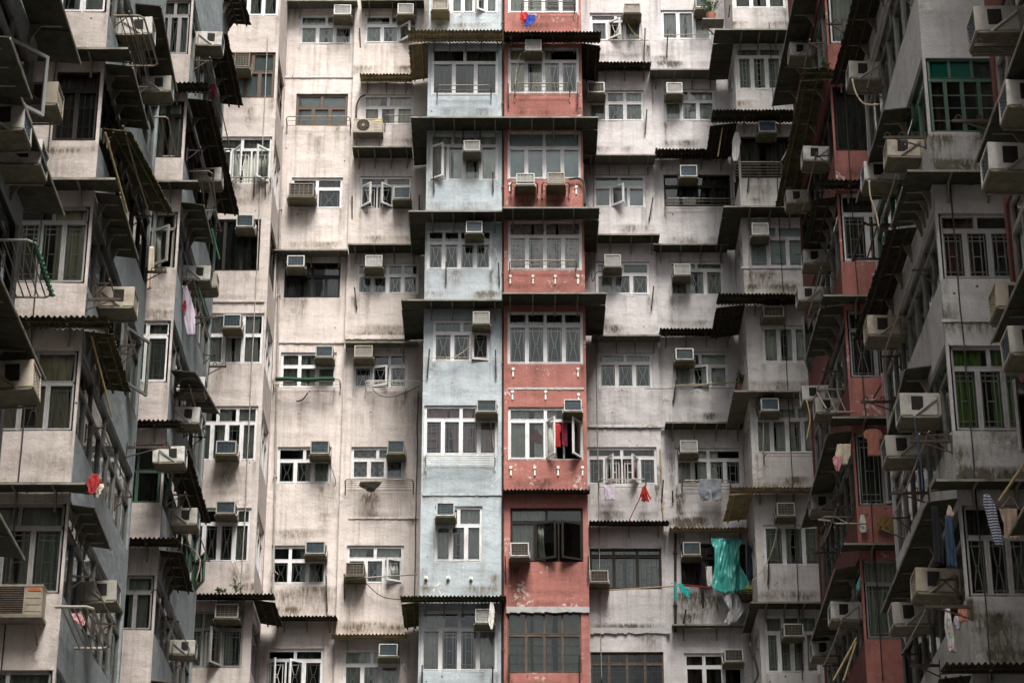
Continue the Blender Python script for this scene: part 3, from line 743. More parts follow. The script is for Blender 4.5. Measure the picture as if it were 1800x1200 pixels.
# bay cheeks; those that face the lens carry their own windows
sheet('wall', B_CL, X_EL, YW, R(-90), YW - YB, [], ['blue', 'room'], dense=False)
sheet('wall', B_CR, X_FR, YB, R(90), YW - YB, [], ['red', 'room'], dense=False)
def cheek(bld, X, s, mat, col):
    hs_ = []; L = YW - YB
    for wd in WIN:
        if wd[0] == col and wd[1] > 0:
            zt = PY(wd[2], wd[3], YB)[1]; zb = PY(wd[2], wd[5], YB)[1]; hs_.append((.12, L - .25, zb, zt, wd))
    if s > 0: sheet('wall', bld, X, YB, R(90), L, [h[:4] for h in hs_], [mat, 'room'], room=None, depth=.1)
    else: sheet('wall', bld, X, YW, R(-90), L, [(L - h[1], L - h[0], h[2], h[3]) for h in hs_], [mat, 'room'], room=None, depth=.1)
    for h in hs_:
        wd = h[4]; a, b = (h[0], h[1]) if s > 0 else (L - h[1], L - h[0])
        window(bld, X, YB if s > 0 else YW, R(90 * s), a, b, h[2], h[3], max(.25, wd[6]), 2, 3, wd[9], 'n', 'g', cover=.5)
cheek(B_CL, X_BR, 1, 'wing_cream', 'b')
cheek(B_CR, X_IL, -1, 'corner_white', 'i')
# the mass of the blocks behind and their roofs
def mass(bld, x0, x1, y0, y1):
    m = MB(); m.box(x0, x1, y0, y1, 0, TOPZ + .4); m.build('building_core', ['concrete'], bld)
mass(B_CL, -14, X_EF - .001, YW + .85, YW + 12); mass(B_CR, X_EF + .001, 14, YW + .85, YW + 12)
def roof(bld, x0, x1, y0, y1):
    m = MB(); m.box(x0, x1, y0, y1, TOPZ - .02, TOPZ + .38); m.build('roof', ['concrete'], bld)
for col in C_SPAN:
    a, b = C_SPAN[col]; roof(C_BLD[col], a + .002, b - .002, C_PLANE[col] - .002, YW + .84)

for (col, r_, u0, u1, v, p, kind, nb, wr) in AWN:
    Y = C_PLANE[col]; a, z = PY(u0, v, Y - p); b, _ = PY(u1, v, Y - p); xa, xb = C_SPAN[col]
    drop = {'flat': .02, 'pale': .03}.get(kind, .07) * p / .6
    kw = {}
    if wr == 'L': kw = dict(wl=max(.15, xa - a), wlY=YW - .15); a = xa
    elif wr == 'R': kw = dict(wr=max(.15, b - xb), wrY=YW - .15); b = xb
    awning(C_BLD[col], Y - .003, a, b, z + drop, p, kind, drop, nb, **kw)

seen = {}
for (col, r_, u0, v0, u1, v1, k) in ACS:
    Y = C_PLANE[col]; D = .5
    xa, zt = PY(u0, v0, Y - D); xb, zb = PY(u1, v1, Y - D)
    n_ = seen.setdefault((col, r_), 0); seen[(col, r_)] += 1
    lab = f"{LOOK[k]} air conditioner on the {C_NAME[col]}, {storey(r_)}"
    if (col, r_) == ('f', 2): lab = ['pale louvred air conditioner, left of the pair below the red bay blinds', 'blank beige air conditioner, right of the pair below the red bay blinds'][n_]
    big = k == 'n' and col == 'c1'
    ac((xa + xb) / 2, Y, zb, 0, (xb - xa) / .46, 1.0, (zt - zb) / .33, k, lab, rd.uniform(-2, 1))

# ------------------------------------------------------------------ the two wings: bays that step towards the lens
XL, XR = -7.25, 7.0
# windows on the end wall of each bay (photo boxes) ; the same storey opens along the court face
W_LA = [(60,-95,185,22,.3,2,3,'w','x','w',{}), (90,125,183,247,.27,1,2,'k','v','d',{}), (20,362,143,497,.2,2,3,'e','r','i',{}), (-20,615,128,757,.4,2,3,'e','x','i',{}), (-60,883,98,1043,.27,2,3,'e','r','g',{}), (-80,1177,68,1330,.3,2,3,'e','r','g',{})]
W_LB = [(275,0,343,95,.28,2,3,'e','x','g',{}), (262,177,333,277,.25,2,3,'k','n','g',{}), (225,372,293,470,.3,2,2,'e','n','g',{1:38}), (212,563,297,672,.24,2,2,'w','r','g',{}), (195,780,277,883,.45,2,2,'g','n','d',{}), (170,1010,257,1107,.3,2,3,'e','n','g',{})]
W_RB = [(1438,-20,1500,77,.1,2,2,'w','r','w',{}), (1457,160,1545,265,.0,1,2,'k','n','d',{}), (1475,348,1560,460,.3,2,3,'w','r','d',{}), (1490,555,1580,663,.28,2,3,'e','x','d',{}), (1515,770,1600,888,.0,2,3,'e','r','d',{1:25}), (1528,993,1625,1122,.3,2,3,'e','x','g',{})]
W_RA = [(1600,-150,1740,-20,.3,2,3,'w','x','g',{}), (1617,102,1760,232,.28,3,4,'g','h','d',{}), (1645,375,1790,490,.25,2,3,'e','r','m',{}), (1668,607,1820,757,.26,2,3,'e','r','v',{}), (1693,887,1820,1048,.35,2,3,'e','x','d',{})]
def slabs(bld, x0, x1, y0, y1, zs_):
    for z in zs_:
        m = MB(); m.box(x0, x1, y0, y1, z - .12, z); m.build('floor_slab', ['room_wall'], bld)
def wing_bay(bld, s, Xc, Yf, Ls, wins, mf, ms, stains=(), sidefr='s', name=''):
    xin = XW_L - .3 if s < 0 else XW_R + .3
    xa, xb = (xin, Xc) if s < 0 else (Xc, xin)
    holes = []; sh = []; rr = random.Random(int(Yf * 10))
    for wd in wins:
        u0, v0, u1, v1 = wd[:4]; uc = u1 if s < 0 else u0
        zt = PY(uc, v0, Yf)[1]; zb = PY(uc, v1, Yf)[1]
        x0 = max(xa + .1, PY(u0, v1, Yf)[0]); x1 = min(xb - .06, PY(u1, v1, Yf)[0])
        if wd[7] != 'k' or s > 0:
            if s < 0 and x1 > xb - .34: x1 = xb - .05
            if s > 0 and x0 < xa + .34: x0 = xa + .05
        if mf == 'red': x1 = xb - .12; zt += .12
        holes.append((x0 - xa, x1 - xa, zb, zt, wd))
        sh.append((.05, Ls - .12, zb - .02, zt + .06, wd))
    dr = []
    for h in holes:
        for x in (h[0], h[1]): dr.append((x, h[2] - .03, rr.uniform(.04, .08), rr.uniform(.4, 1.0), rr.uniform(.2, .55)))
        dr.append((rr.uniform(h[0], h[1]), h[2] - .5, .5, .5, rr.uniform(.1, .35)))
    for (u, v, wd_, ln, st_) in stains:
        x, z = PY(u, v, Yf); dr.append((x - xa, z, wd_, ln, st_))
    sheet('wall', bld, xa, Yf, 0, xb - xa, [h[:4] for h in holes], [mf, 'room'], drips=dr, z0=5, room=None, depth=.1)
    slabs(bld, xa + .02, xb - .02, Yf + .02, Yf + Ls - .02, [h[3] + .3 for h in holes])
    for h in holes: window(bld, xa, Yf, 0, *h[:4], *h[4][4:10], op=h[4][10], cover=.9)
    # court face
    hl = [(h[0], h[1], h[2], h[3]) if s < 0 else (Ls - h[1], Ls - h[0], h[2], h[3]) for h in sh]
    org = (Xc, Yf) if s < 0 else (Xc, Yf + Ls)
    ds = [(rr.uniform(0, Ls), h[2], rr.uniform(.05, .2), rr.uniform(.4, 1), rr.uniform(.2, .6)) for h in hl for _ in range(5)]
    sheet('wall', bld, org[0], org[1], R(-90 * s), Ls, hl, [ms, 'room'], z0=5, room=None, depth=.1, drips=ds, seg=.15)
    for h, q in zip(hl, sh):
        wd = q[4]; n = 7
        op = {k: rr.choice([-1, 1]) * rr.uniform(12, 32) for k in range(n) if rr.random() < .06}
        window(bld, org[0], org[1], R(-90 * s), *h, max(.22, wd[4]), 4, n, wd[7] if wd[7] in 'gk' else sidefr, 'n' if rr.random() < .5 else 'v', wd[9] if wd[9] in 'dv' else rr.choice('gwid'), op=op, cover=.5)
    # far cheek and roof
    m = MB(); m.quad((xa, Yf + Ls, 0), (xb, Yf + Ls, 0), (xb, Yf + Ls, TOPZ), (xa, Yf + Ls, TOPZ)); m.quad((xa, Yf, TOPZ), (xb, Yf, TOPZ), (xb, Yf + Ls, TOPZ), (xa, Yf + Ls, TOPZ))
    m.build('wall', [ms], bld)
def wing_awn(bld, s, Xc, Yf, u, v, p, kind, nb=3, drop=.03):
    xo, z = PY(u, v, Yf - p); xin = XW_L - .3 if s < 0 else XW_R + .3
    if s < 0: awning(bld, Yf - .003, xin, Xc, z + drop, p, kind, drop, nb, wr=max(.1, xo - Xc), wrY=Yf + .02)
    else: awning(bld, Yf - .003, Xc, xin, z + drop, p, kind, drop, nb, wl=max(.1, Xc - xo), wlY=Yf + .02)
    return z
def wing_side_awn(bld, s, Xc, u0, v0, u1, v1, p, kind, nb=4, ymin=None):
    y0, z0 = PX(u0, v0, Xc - s * p); y1, z1 = PX(u1, v1, Xc - s * p)
    if ymin: y0 = max(y0, ymin)
    if ymin and y0 > PX(u0, v0, Xc - s * p)[0]:
        ya = PX(u0, v0, Xc - s * p)[0]; z0 = z0 + (z1 - z0) * (y0 - ya) / (y1 - ya)
    side_awning(bld, s, Xc - s * .003, y0, y1, z0 + .06, p, kind, .06, nb, z1 + .06)

YLA, YLB, YRA, YRB = 37.2, 47.0, 35.6, 46.0
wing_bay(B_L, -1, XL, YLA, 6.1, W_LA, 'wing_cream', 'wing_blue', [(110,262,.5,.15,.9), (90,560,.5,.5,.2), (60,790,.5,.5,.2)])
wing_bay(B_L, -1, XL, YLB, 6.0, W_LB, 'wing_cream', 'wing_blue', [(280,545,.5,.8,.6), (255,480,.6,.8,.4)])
wing_bay(B_R, 1, XR, YRA, 6.2, W_RA, 'concrete', 'concrete', [(1650,240,.3,.5,.9), (1660,285,.25,.4,1), (1700,288,.4,.3,1), (1730,240,.2,.4,.9), (1760,830,.7,.35,1), (1700,830,.4,.4,.9), (1690,790,.3,.6,.6), (1780,760,.6,.5,.6), (1720,570,.6,.3,.7), (1750,1080,.3,.9,.9), (1770,1140,.5,.5,.8), (1700,1060,.3,.8,.5), (1655,540,.2,.9,.5)])
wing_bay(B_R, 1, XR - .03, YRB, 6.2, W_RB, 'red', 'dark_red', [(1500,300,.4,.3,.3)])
for r in ((225,85,.5,'flat'), (203,314,.5,'flat'), (190,556,.55,'olive'), (150,849,.5,'flat')): wing_awn(B_L, -1, XL, YLA, *r)
for r in ((365,145,.5,'corr'), (348,318,.45,'flat'), (317,738,.5,'corr'), (315,945,.6,'corr')): wing_awn(B_L, -1, XL, YLB, *r)
for r in ((1412,122,.5,'olive'), (1438,316,.5,'corr'), (1448,519,.5,'flat'), (1463,733,.5,'flat'), (1483,955,.5,'flat')): wing_awn(B_R, 1, XR - .03, YRB, *r)
for r in ((1595,300,.55,'flat'), (1645,843,.5,'flat'), (1662,1165,.6,'corr')): wing_awn(B_R, 1, XR, YRA, *r)
for r in ((283,12,311,160,.5,'flat'), (225,86,262,228,.5,'flat'), (231,232,305,375,.5,'olive'), (203,315,243,455,.45,'flat'), (190,560,231,690,.5,'olive'), (150,851,195,965,.42,'flat'), (100,1165,130,1290,.45,'flat')):
    wing_side_awn(B_L, -1, XL, *r, ymin=YLA + .03)
for r in ((430,0,441,44,.55,'corr'), (400,60,428,187,.55,'corr'), (365,145,421,377,.55,'corr'), (348,318,374,428,.5,'flat'), (328,625,386,728,.55,'flat'), (317,738,370,918,.5,'corr'), (315,945,340,1040,.5,'corr'), (300,1165,330,1290,.5,'corr')):
    wing_side_awn(B_L, -1, XL, *r, ymin=YLB + .03)
for r in ((1395,0,1357,187,.55,'flat'), (1412,122,1363,363,.55,'olive'), (1438,316,1410,440,.5,'corr'), (1448,519,1417,628,.5,'flat'), (1463,732,1408,928,.5,'flat'), (1483,954,1422,1137,.5,'flat'), (1500,1190,1460,1300,.5,'flat')):
    wing_side_awn(B_R, 1, XR - .03, *r, ymin=YRB + .03)
for r in ((1510,-40,1460,150,.55,'corr'), (1552,195,1505,355,.5,'flat'), (1595,300,1566,400,.5,'flat'), (1562,405,1500,598,.5,'corr'), (1590,650,1553,790,.45,'flat'), (1645,843,1548,1077,.5,'flat'), (1662,1165,1600,1330,.5,'corr')):
    wing_side_awn(B_R, 1, XR, *r, ymin=YRA + .03)

# nearest bays, cut by the frame on either side: only their court faces and canopies show
def near_bay(bld, s, Xc, Y0, Y1, zs_, mat, fr, awn):
    L = Y1 - Y0; org = (Xc, Y0) if s < 0 else (Xc, Y1); hl = [(.15, L - .2, z + .95, z + 2.5) for z in zs_]
    sheet('wall', bld, org[0], org[1], R(-90 * s), L, hl, [mat, 'room'], z0=3, room=.6, seg=.15, drips=[(L * .5, z + .9, L, .5, .3) for z in zs_])
    for k, h in enumerate(hl):
        window(bld, org[0], org[1], R(-90 * s), *h, .3, 4, 7, fr[k % len(fr)], 'n', 'gdw'[k % 3], op={5 if s < 0 else 1: 40} if k == 1 else {}, cover=.5)
    xin = XW_L - .3 if s < 0 else XW_R + .3; m = MB()
    for y in (Y0, Y1): m.quad((xin, y, 0), (Xc, y, 0), (Xc, y, TOPZ), (xin, y, TOPZ))
    m.quad((xin, Y0, TOPZ), (Xc, Y0, TOPZ), (Xc, Y1, TOPZ), (xin, Y1, TOPZ)); m.build('wall', [mat], bld)
    for (ya, yb, z, p, kind) in awn: side_awning(bld, s, Xc - s * .003, ya, yb, z, p, kind, .06, 3)
zl = []; aw = []
for (u, v) in ((142,113), (113,378), (80,667), (43,982)):
    y, z = PX(u, v, XL + .6); zl.append(z); aw.append((26.5, y, z + .06, .6, 'flat'))
y, z = PX(53, 200, XL + .85); aw.append((26.5, y, z + .3, .85, 'flat'))
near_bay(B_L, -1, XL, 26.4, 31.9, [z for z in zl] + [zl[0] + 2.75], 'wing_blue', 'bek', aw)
y, zr = PX(1742, 603, XR - .55); aw = [(25.4, y, zr + dz + .06, .55, 'flat') for dz in (-5.5, -2.75, 0, 2.75, 5.5)]
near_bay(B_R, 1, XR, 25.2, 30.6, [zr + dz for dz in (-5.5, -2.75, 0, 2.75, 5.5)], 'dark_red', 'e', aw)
# long recessed walls of the wings, out of frame behind the lens too, and the block that closes the court
for bld, s, X in ((B_L, -1, XW_L), (B_R, 1, XW_R)):
    m = MB(); x0, x1 = (X - 8, X) if s < 0 else (X, X + 8)
    m.box(x0, x1, -24, YW + .8, 0, TOPZ - .1); m.build('wall', ['wing_cream' if s < 0 else 'corner_white'], bld)
    m = MB(); m.box(x0 - .02, x1 + .02, -24, YW + .8, TOPZ - .1, TOPZ + .2); m.build('roof', ['concrete'], bld)
B_O = thing('apartment_building', 'plain block that closes the court opposite the red bay', 'building', (0, -24, 0), group='blocks round the court')
m = MB(); m.box(-18, 18, -10, 0, 0, TOPZ - 8); m.build('wall', ['wing_cream'], B_O)
m = MB(); m.box(-18.2, 18.2, -10.2, .2, TOPZ - 8, TOPZ - 7.6); m.build('roof', ['concrete'], B_O)

# machines on the court faces, seen from the side: (bay, photo outer-bottom corner, size, kind, label)
SAC = [
 ('L', 266,60,1.15,'w','white air conditioner with slatted side, top of the near left wing'), ('L', 299,160,1.1,'w','air conditioner under the rusty railing, second storey of the left wing'),
 ('L', 388,78,1.15,'w','white air conditioner beside the open sash, top of far left wing'), ('L', 40,228,1.3,'w','air conditioner at the left frame edge with a blue grille'),
 ('L', 69,286,1.25,'g','air conditioner with a green grille and white drain hose below'), ('L', 98,182,1.2,'b','beige air conditioner beside the dark screened opening, near left wing'),
 ('L', 388,318,1.1,'w','air conditioner beside the left corner bay, third storey'), ('L', 233,538,1.25,'b','air conditioner beside beige curtains, left wing'),
 ('L', 56,683,1.35,'b','large beige air conditioner at left edge, middle storey'), ('L', 368,490,1.1,'w','air conditioner above the hanging lilac shirt'),
 ('L', 380,504,1.1,'c','second air conditioner behind the one above the lilac shirt'), ('L', 358,686,1.1,'w','white air conditioner under the small grey canopy, left wing'),
 ('L', 349,741,1.15,'w','white air conditioner below the grey canopy, over the spiked bracket'), ('L', 323,812,1.1,'w','white air conditioner over the dark green window, left wing'),
 ('L', 345,920,1.15,'w','air conditioner under corrugated canopy beside green window'), ('L', 203,1056,1.15,'g','beige air conditioner near the bottom railing, left wing'),
 ('L', 341,1148,1.0,'w','white air conditioner at the bottom of the far left wing'),
 ('R', 1389,98,1.1,'w','air conditioner below the top flat canopy, far right wing'), ('R', 1494,138,1.2,'w','air conditioner with dangling cable under dark corrugated canopy'),
 ('R', 1413,282,1.15,'w','air conditioner covered with green sheeting beside red parapet'), ('R', 1384,355,1.1,'d','air conditioner low under the brown canopy, far right wing'),
 ('R', 1562,275,1.2,'b','beige air conditioner behind the black hook bar, right wing'), ('R', 1521,316,1.2,'w','white air conditioner with double slots below the flat canopy'),
 ('R', 1414,462,1.1,'w','upper air conditioner beside the fourth red parapet'), ('R', 1404,527,1.1,'w','lower air conditioner beside the fourth red parapet'),
 ('R', 1527,588,1.25,'b','air conditioner in the shade of the long corrugated canopy'), ('R', 1412,701,1.1,'w','air conditioner with a yellow hose beside pale corner bay'),
 ('R', 1435,725,1.1,'w','air conditioner behind the twisted wire rack, right wing'), ('R', 1585,730,1.3,'w','bright white air conditioner beside the green curtained window'),
 ('R', 1560,800,1.25,'w','air conditioner under the bright white one, right wing'), ('R', 1427,895,1.1,'w','air conditioner behind the open casement, right wing'),
 ('R', 1612,1041,1.3,'b','air conditioner beneath the dark hanging jeans'), ('R', 1572,1095,1.25,'w','air conditioner over the floral laundry, right wing'),
 ('R', 1462,1088,1.2,'w','air conditioner under the lowest red parapet canopy'), ('R', 1429,1151,1.1,'w','lowest air conditioner of the far right wing'),
 ('R', 1717,53,1.3,'w','air conditioner at the top right corner above the hooks'), ('R', 1773,186,1.25,'g','air conditioner with green grille at right edge'),
 ('R', 1741,299,1.35,'w','large white air conditioner right of the mossy parapet'), ('R', 1753,541,1.2,'c','tilted beige air conditioner right of the wine curtains'), ('R', 1778,618,1.25,'w','air conditioner over the green curtains at right edge'),
]
for (sd_, u, v, sc_, k, lab) in SAC:
    s = -1 if sd_ == 'L' else 1; Xc = XL if s < 0 else XR; sc_ *= .94
    y, z = PX(u, v, Xc - s * .5 * sc_)
    ac(Xc, y + .23 * sc_, z, R(-90 * s), sc_, sc_, sc_, k, lab, rd.uniform(-3, 2))

# ------------------------------------------------------------------ split condensers on wall brackets
def condenser(u0, v0, u1, v1, Y, depth, label, lab_mat, word=None, fan=True):
    xa, zt = PY(u0, v0, Y - depth); xb, zb = PY(u1, v1, Y - depth); W, H = xb - xa, zt - zb
    t = thing('outdoor_condenser', label, 'air conditioner', ((xa + xb) / 2, Y, zb))
    m = MB(); x = W / 2
    m.box(-x, x, -depth, -.06, 0, H); m.box(-x - .006, x + .006, -depth - .008, -.05, H - .03, H + .004)
    for k in range(3): m.box(x * .42, x * .95, -depth - .006, -depth - .001, H * (.12 + .22 * k), H * (.30 + .22 * k))
    m.build('casing', ['ac_beige'], t)
    f = MB(); cx, cz, r = -x * .33, H * .5, min(H * .44, x * .55)
    if fan:
        f.poly([(cx + r * math.cos(a * math.pi / 12), -depth - .004, cz + r * math.sin(a * math.pi / 12)) for a in range(24)], 0)
        for rr in (1, .75, .5, .25):
            f.tube([(cx + r * rr * math.cos(a * math.pi / 12), -depth - .014, cz + r * rr * math.sin(a * math.pi / 12)) for a in range(25)], .006, 4, 1)
        for a in range(12):
            f.bar((cx, -depth - .016, cz), (cx + r * math.cos(a * math.pi / 6), -depth - .016, cz + r * math.sin(a * math.pi / 6)), .008, .008, 1)
        f.box(cx - .03, cx + .03, -depth - .022, -depth - .004, cz - .03, cz + .03, 2)
    else:
        f.box(-x * .95, x * .32, -depth - .003, -depth + .01, H * .06, H * .92, 0)
        for k in range(14): z = H * (.08 + .06 * k); f.box(-x * .95, x * .32, -depth - .012, -depth - .004, z, z + .008, 1)
    f.build('fan_guard', ['vent_dark', 'ac_brown', 'ac_beige'], t)
    b = MB(); b.box(-x - .02, x + .02, -depth - .03, 0, -.05, -.002)
    for s in (-1, 1): b.bar((s * x * .8, -.02, -.4), (s * x * .8, -depth, -.05), .03, .03)
    b.build('bracket', ['bracket_metal'], t)
    l = MB(); l.box(x * .46, x * .92, -depth - .010, -depth - .0065, H * .80, H * .90); lo = l.build('name_plate', [lab_mat], t)
    if word:
        cu = bpy.data.curves.new('lettering', 'FONT'); cu.body = word; cu.size = H * .085; cu.align_x = 'CENTER'; cu.align_y = 'CENTER'; cu.extrude = .001
        to = bpy.data.objects.new('lettering', cu); COL.objects.link(to)
        me = bpy.data.meshes.new_from_object(to.evaluated_get(bpy.context.evaluated_depsgraph_get())); bpy.data.objects.remove(to)
        me.materials.clear(); me.materials.append(MATS['ink'])
        q = link('lettering', me, t, (x * .69, -depth - .0115, H * .85)); q.rotation_euler = (R(90), 0, 0)
condenser(622, 209, 672, 231, YW - .1, .32, 'beige condenser with round fan guard on a wall shelf, cream column', 'yellow_label')
condenser(-20, 1027, 72, 1080, YLA, .36, 'grey beige condenser with an orange name plate, bottom left', 'orange_label', 'HITACHI', fan=False)

# ------------------------------------------------------------------ laundry racks of bent tube under the sills
def rack(Y, u0, v0, u1, v1, n, label, mat='steel_tube', out=.38, r=.015, posts=True):
    xa, zo = PY(u0, v0, Y - out); xb, _ = PY(u1, v0, Y - out); zw = PY(u0, v1, Y)[1]
    t = thing('laundry_rack', label, 'laundry rack', ((xa + xb) / 2, Y, zw), 0, 'laundry racks under the windows')
    x = (xb - xa) / 2; h = zo - zw; m = MB()
    m.tube([(-x, 0, 0), (-x, -out * .8, h - .02), (-x + .05, -out, h), (x - .05, -out, h), (x, -out * .8, h - .02), (x, 0, 0)], r, 6)
    if posts:
        for s in (-1, 1): m.tube([(s * x, -.02, .18), (s * x, -.02, -.16)], r * 1.1, 6)
    m.build('frame', [mat], t)
    for k in range(n):
        f = (k + .6) / (n + .4); q = MB(); q.tube([(-x, -out * f, h * f), (x, -out * f, h * f)], r * .6, 5); q.build('rail', [mat], t)
    return t
W_ = YW; W2 = YW - .1; WG = YW - .08
RK = [
 (W_,503,205,615,226,2,'brown tube laundry rack below the brown framed window'), (W2,676,203,727,222,1,'small laundry rack beside the round fan condenser'),
 (YB,768,150,863,174,2,'curved tube rack below the blue bay dark sliding panes'), (YB,748,800,870,818,4,'white railed rack under the pink curtains'),
 (YB,917,3,1010,27,4,'rack with red and blue cloth, top of red bay'), (YB,905,147,1002,172,3,'tube rack under the second red bay window'),
 (YB,896,458,1013,478,2,'tube rack below the flowered curtains'), (W_,479,666,597,684,3,'laundry rack with a rolled green canvas'),
 (W2,642,669,740,688,5,'pale five railed rack with a drooping cable'), (W2,606,842,726,858,4,'rack with a dark rag below the dotted curtain'),
 (WG,1053,842,1136,860,2,'rack with a lilac towel and red brush'), (W_,1200,844,1285,863,3,'rack with grey trousers over it'),
 (W_,1170,349,1293,370,3,'long rusty rack below the dark timber window'), (YB,1293,285,1375,312,5,'rails across the dark open balcony, right corner bay'),
 (YB,1345,796,1432,806,1,'thin drying rail under the right corner bay, sixth storey'), (YB,387,312,474,323,1,'drying rod across the open casements of the left corner bay'),
]
for k in RK: rack(*k, mat='curtain_white' if k[6].split()[0] in ('white', 'pale') else 'steel_tube')
for (u0, v0, u1, v1) in ((898,320,945,340), (953,320,1001,340)):
    rack(YB, u0, v0, u1, v1, 2, 'left rusty shelf frame carrying a louvred machine on the red bay' if u0 < 950 else 'right rusty shelf frame carrying a blank machine on the red bay', out=.5, r=.02)
def side_rack(s, u0, u1, v, u2, v2, n, label, mat='steel_tube', r=.018):
    """rack cantilevered off a court face: near arm from u0 (wall) to u1 (outer rail), far end of the outer rail at u2,v2"""
    Xc = XL if s < 0 else XR
    y0, z = PX(u0, v, Xc); xo = PY(u1, v, y0)[0]; y1, z1 = PX(u2, v2, xo)
    if abs(y1 - y0) > 4: y1 = y0 + 2
    t = thing('laundry_rack', label, 'laundry rack', (Xc, y0, z), 0, 'laundry racks under the windows'); dx = xo - Xc; L = y1 - y0; dz = z1 - z
    m = MB(); m.tube([(0, 0, 0), (dx * .85, 0, 0), (dx, .08, dz * .04), (dx, L - .08, dz * .96), (dx * .85, L, dz), (0, L, dz)], r, 7); m.build('frame', [mat], t)
    for k in range(n):
        f = (k + 1) / (n + 1); q = MB(); q.tube([(dx * f, .02, 0), (dx * f, L - .02, dz)], r * .6, 5); q.build('rail', [mat], t)
    return (Xc, y0, z, dx, L, dz)
side_rack(-1, 200, 252, 28, 278, 116, 4, 'long railed rack over the top left canopy')
RG = side_rack(-1, -20, 60, 422, 93, 522, 5, 'tube rack wound with green cord at left edge', 'grey_pipe')
side_rack(-1, 97, 162, 1066, 192, 1139, 5, 'grey tube rack with a pink rag, bottom left', 'grey_pipe', .026)
side_rack(-1, 271, 295, 206, 310, 275, 1, 'thin tube rack before the dark balcony, left wing')
side_rack(-1, 333, 373, 301, 380, 370, 1, 'thin bent rack beside the flat canopy, left wing')
side_rack(1, 1548, 1500, 455, 1518, 395, 1, 'black bent tube rack over the fourth red parapet', 'dark_iron', .026)
side_rack(1, 1487, 1437, 684, 1452, 724, 2, 'wire rack twisted with blue tape, right wing')
side_rack(1, 1500, 1440, 908, 1460, 920, 1, 'rusty rail below the open casement, right wing')

# ------------------------------------------------------------------ iron pole holders and hook bars
HOLD = [
 (W_,632,50,634,95,'c1'), (W_,619,345,619,395,'c1'), (W2,737,343,737,371,'c2'), (YB,762,302,763,338,'e'), (YB,866,302,867,337,'e'), (YB,814,223,814,247,'e'), (YB,844,223,844,247,'e'),
 (W2,623,505,627,543,'c2'), (YB,784,460,784,500,'e'), (YB,876,462,878,500,'e'), (YB,755,613,751,663,'e'), (YB,871,615,872,665,'e'), (W_,455,1013,461,1042,'c1'), (YB,742,1168,742,1203,'e'), (YB,866,1170,866,1203,'e'),
 (WG,1134,50,1132,105,'g'), (W_,1174,52,1172,100,'h'), (WG,1137,193,1134,236,'g'), (WG,1148,347,1141,387,'g'), (YB,893,147,894,187,'f'), (YB,1016,145,1015,185,'f'), (YB,1317,293,1314,337,'i'),
 (WG,1149,503,1145,542,'g'), (W_,1189,667,1183,708,'h'), (W_,1296,665,1292,693,'h'), (YB,888,977,889,1020,'f'), (YB,1034,977,1034,1022,'f'), (WG,1166,843,1163,883,'g'), (W_,1182,862,1183,883,'h'), (W_,1206,1070,1201,1097,'h'),
 (YB,895,1150,895,1203,'f'), (YB,1019,1150,1019,1203,'f'), (YB,447,310,446,345,'b'), (YB,466,306,467,342,'b'), (W_,573,1011,575,1074,'c1'), (W2,605,1008,606,1052,'c2'), (YB,1283,10,1281,31,'i'), (YB,1352,975,1350,1027,'i'),
]
for k, (Y, u0, v0, u1, v1, c) in enumerate(HOLD):
    xa, za = PY(u0, v0, Y - .16); xb, zb = PY(u1, v1, Y - .05); m = MB(); L = za - zb
    rnk = sum(1 for q in HOLD[:k] if q[5] == c)
    m.bar((xa - xb, -.11, L), (0, 0, 0), .035, .05); m.bar((0, .05, .06), (0, -.02, .06), .03, .03); m.bar(((xa - xb) * .5, .05, L * .5), ((xa - xb) * .5, -.06, L * .5), .03, .03)
    o = m.build('pole_holder', ['dark_iron'], None, (xb, Y - .05, zb))
    side = 'left' if u0 < {'b': 455, 'c1': 540, 'c2': 690, 'e': 815, 'f': 960, 'g': 1090, 'h': 1230, 'i': 1370}[c] else 'right'
    row = min(range(8), key=lambda r: abs((50, 205, 370, 527, 695, 850, 1020, 1190)[r] - v1))
    tag(o, f"{'upright' if abs(u0 - u1) < 3 else 'tilted'} iron pole holder at {side} of the {C_NAME[c]}, {storey(row)}", 'pole holder', 'iron pole holders under the sills')
o = [x for x in bpy.data.objects if x.get('category') == 'pole holder' and x['label'].startswith('upright iron pole holder at left of the blue bay, third')]
for x, w_ in zip(o, ('low on the parapet, left end', 'above the louvred machine')): x['label'] = f'upright iron pole holder on the blue bay third storey, {w_}'
o = [x for x in bpy.data.objects if x.get('category') == 'pole holder' and x['label'].startswith('upright iron pole holder at right of the blue bay, third')]
for x, w_ in zip(o, ('low on the parapet, right end', 'over right corner of the louvred machine')): x['label'] = f'upright iron pole holder on the blue bay third storey, {w_}'
HOOK = [('L',213,152,526,545,'hook bar beside the beige curtained window, left wing'), ('L',238,207,607,622,'hook bar left of the open white casement'), ('L',382,340,558,590,'bar holding the lilac shirt'), ('L',363,323,753,763,'spiked hook bar below the grey canopy'),
 ('L',398,367,644,652,'short dark bar on the left corner bay parapet'), ('L',293,257,478,490,'hook bar with the cream cloth'), ('L',300,222,786,792,'hook bar over the green framed window'), ('R',1451,1480,42,48,'short hook bar at the top of the red wing'),
 ('R',1713,1800,80,100,'hook bar with four rings at the top right'), ('R',1553,1627,242,262,'hook bar before the beige machine, right wing'), ('R',1513,1573,706,720,'bar across the dark red parapet'), ('R',1600,1673,775,795,'long hook bar beside peeling parapet'),
 ('R',1565,1633,866,880,'hook bar below the beige casement, right wing'), ('R',1417,1470,971,976,'short hook bar before right corner bay'), ('R',1625,1708,1066,1098,'bar holding the floral laundry'), ('R',1600,1653,1169,1190,'lowest hook bar, right wing'), ('R',1674,1750,213,226,'hook bar in front of the green framed window')]
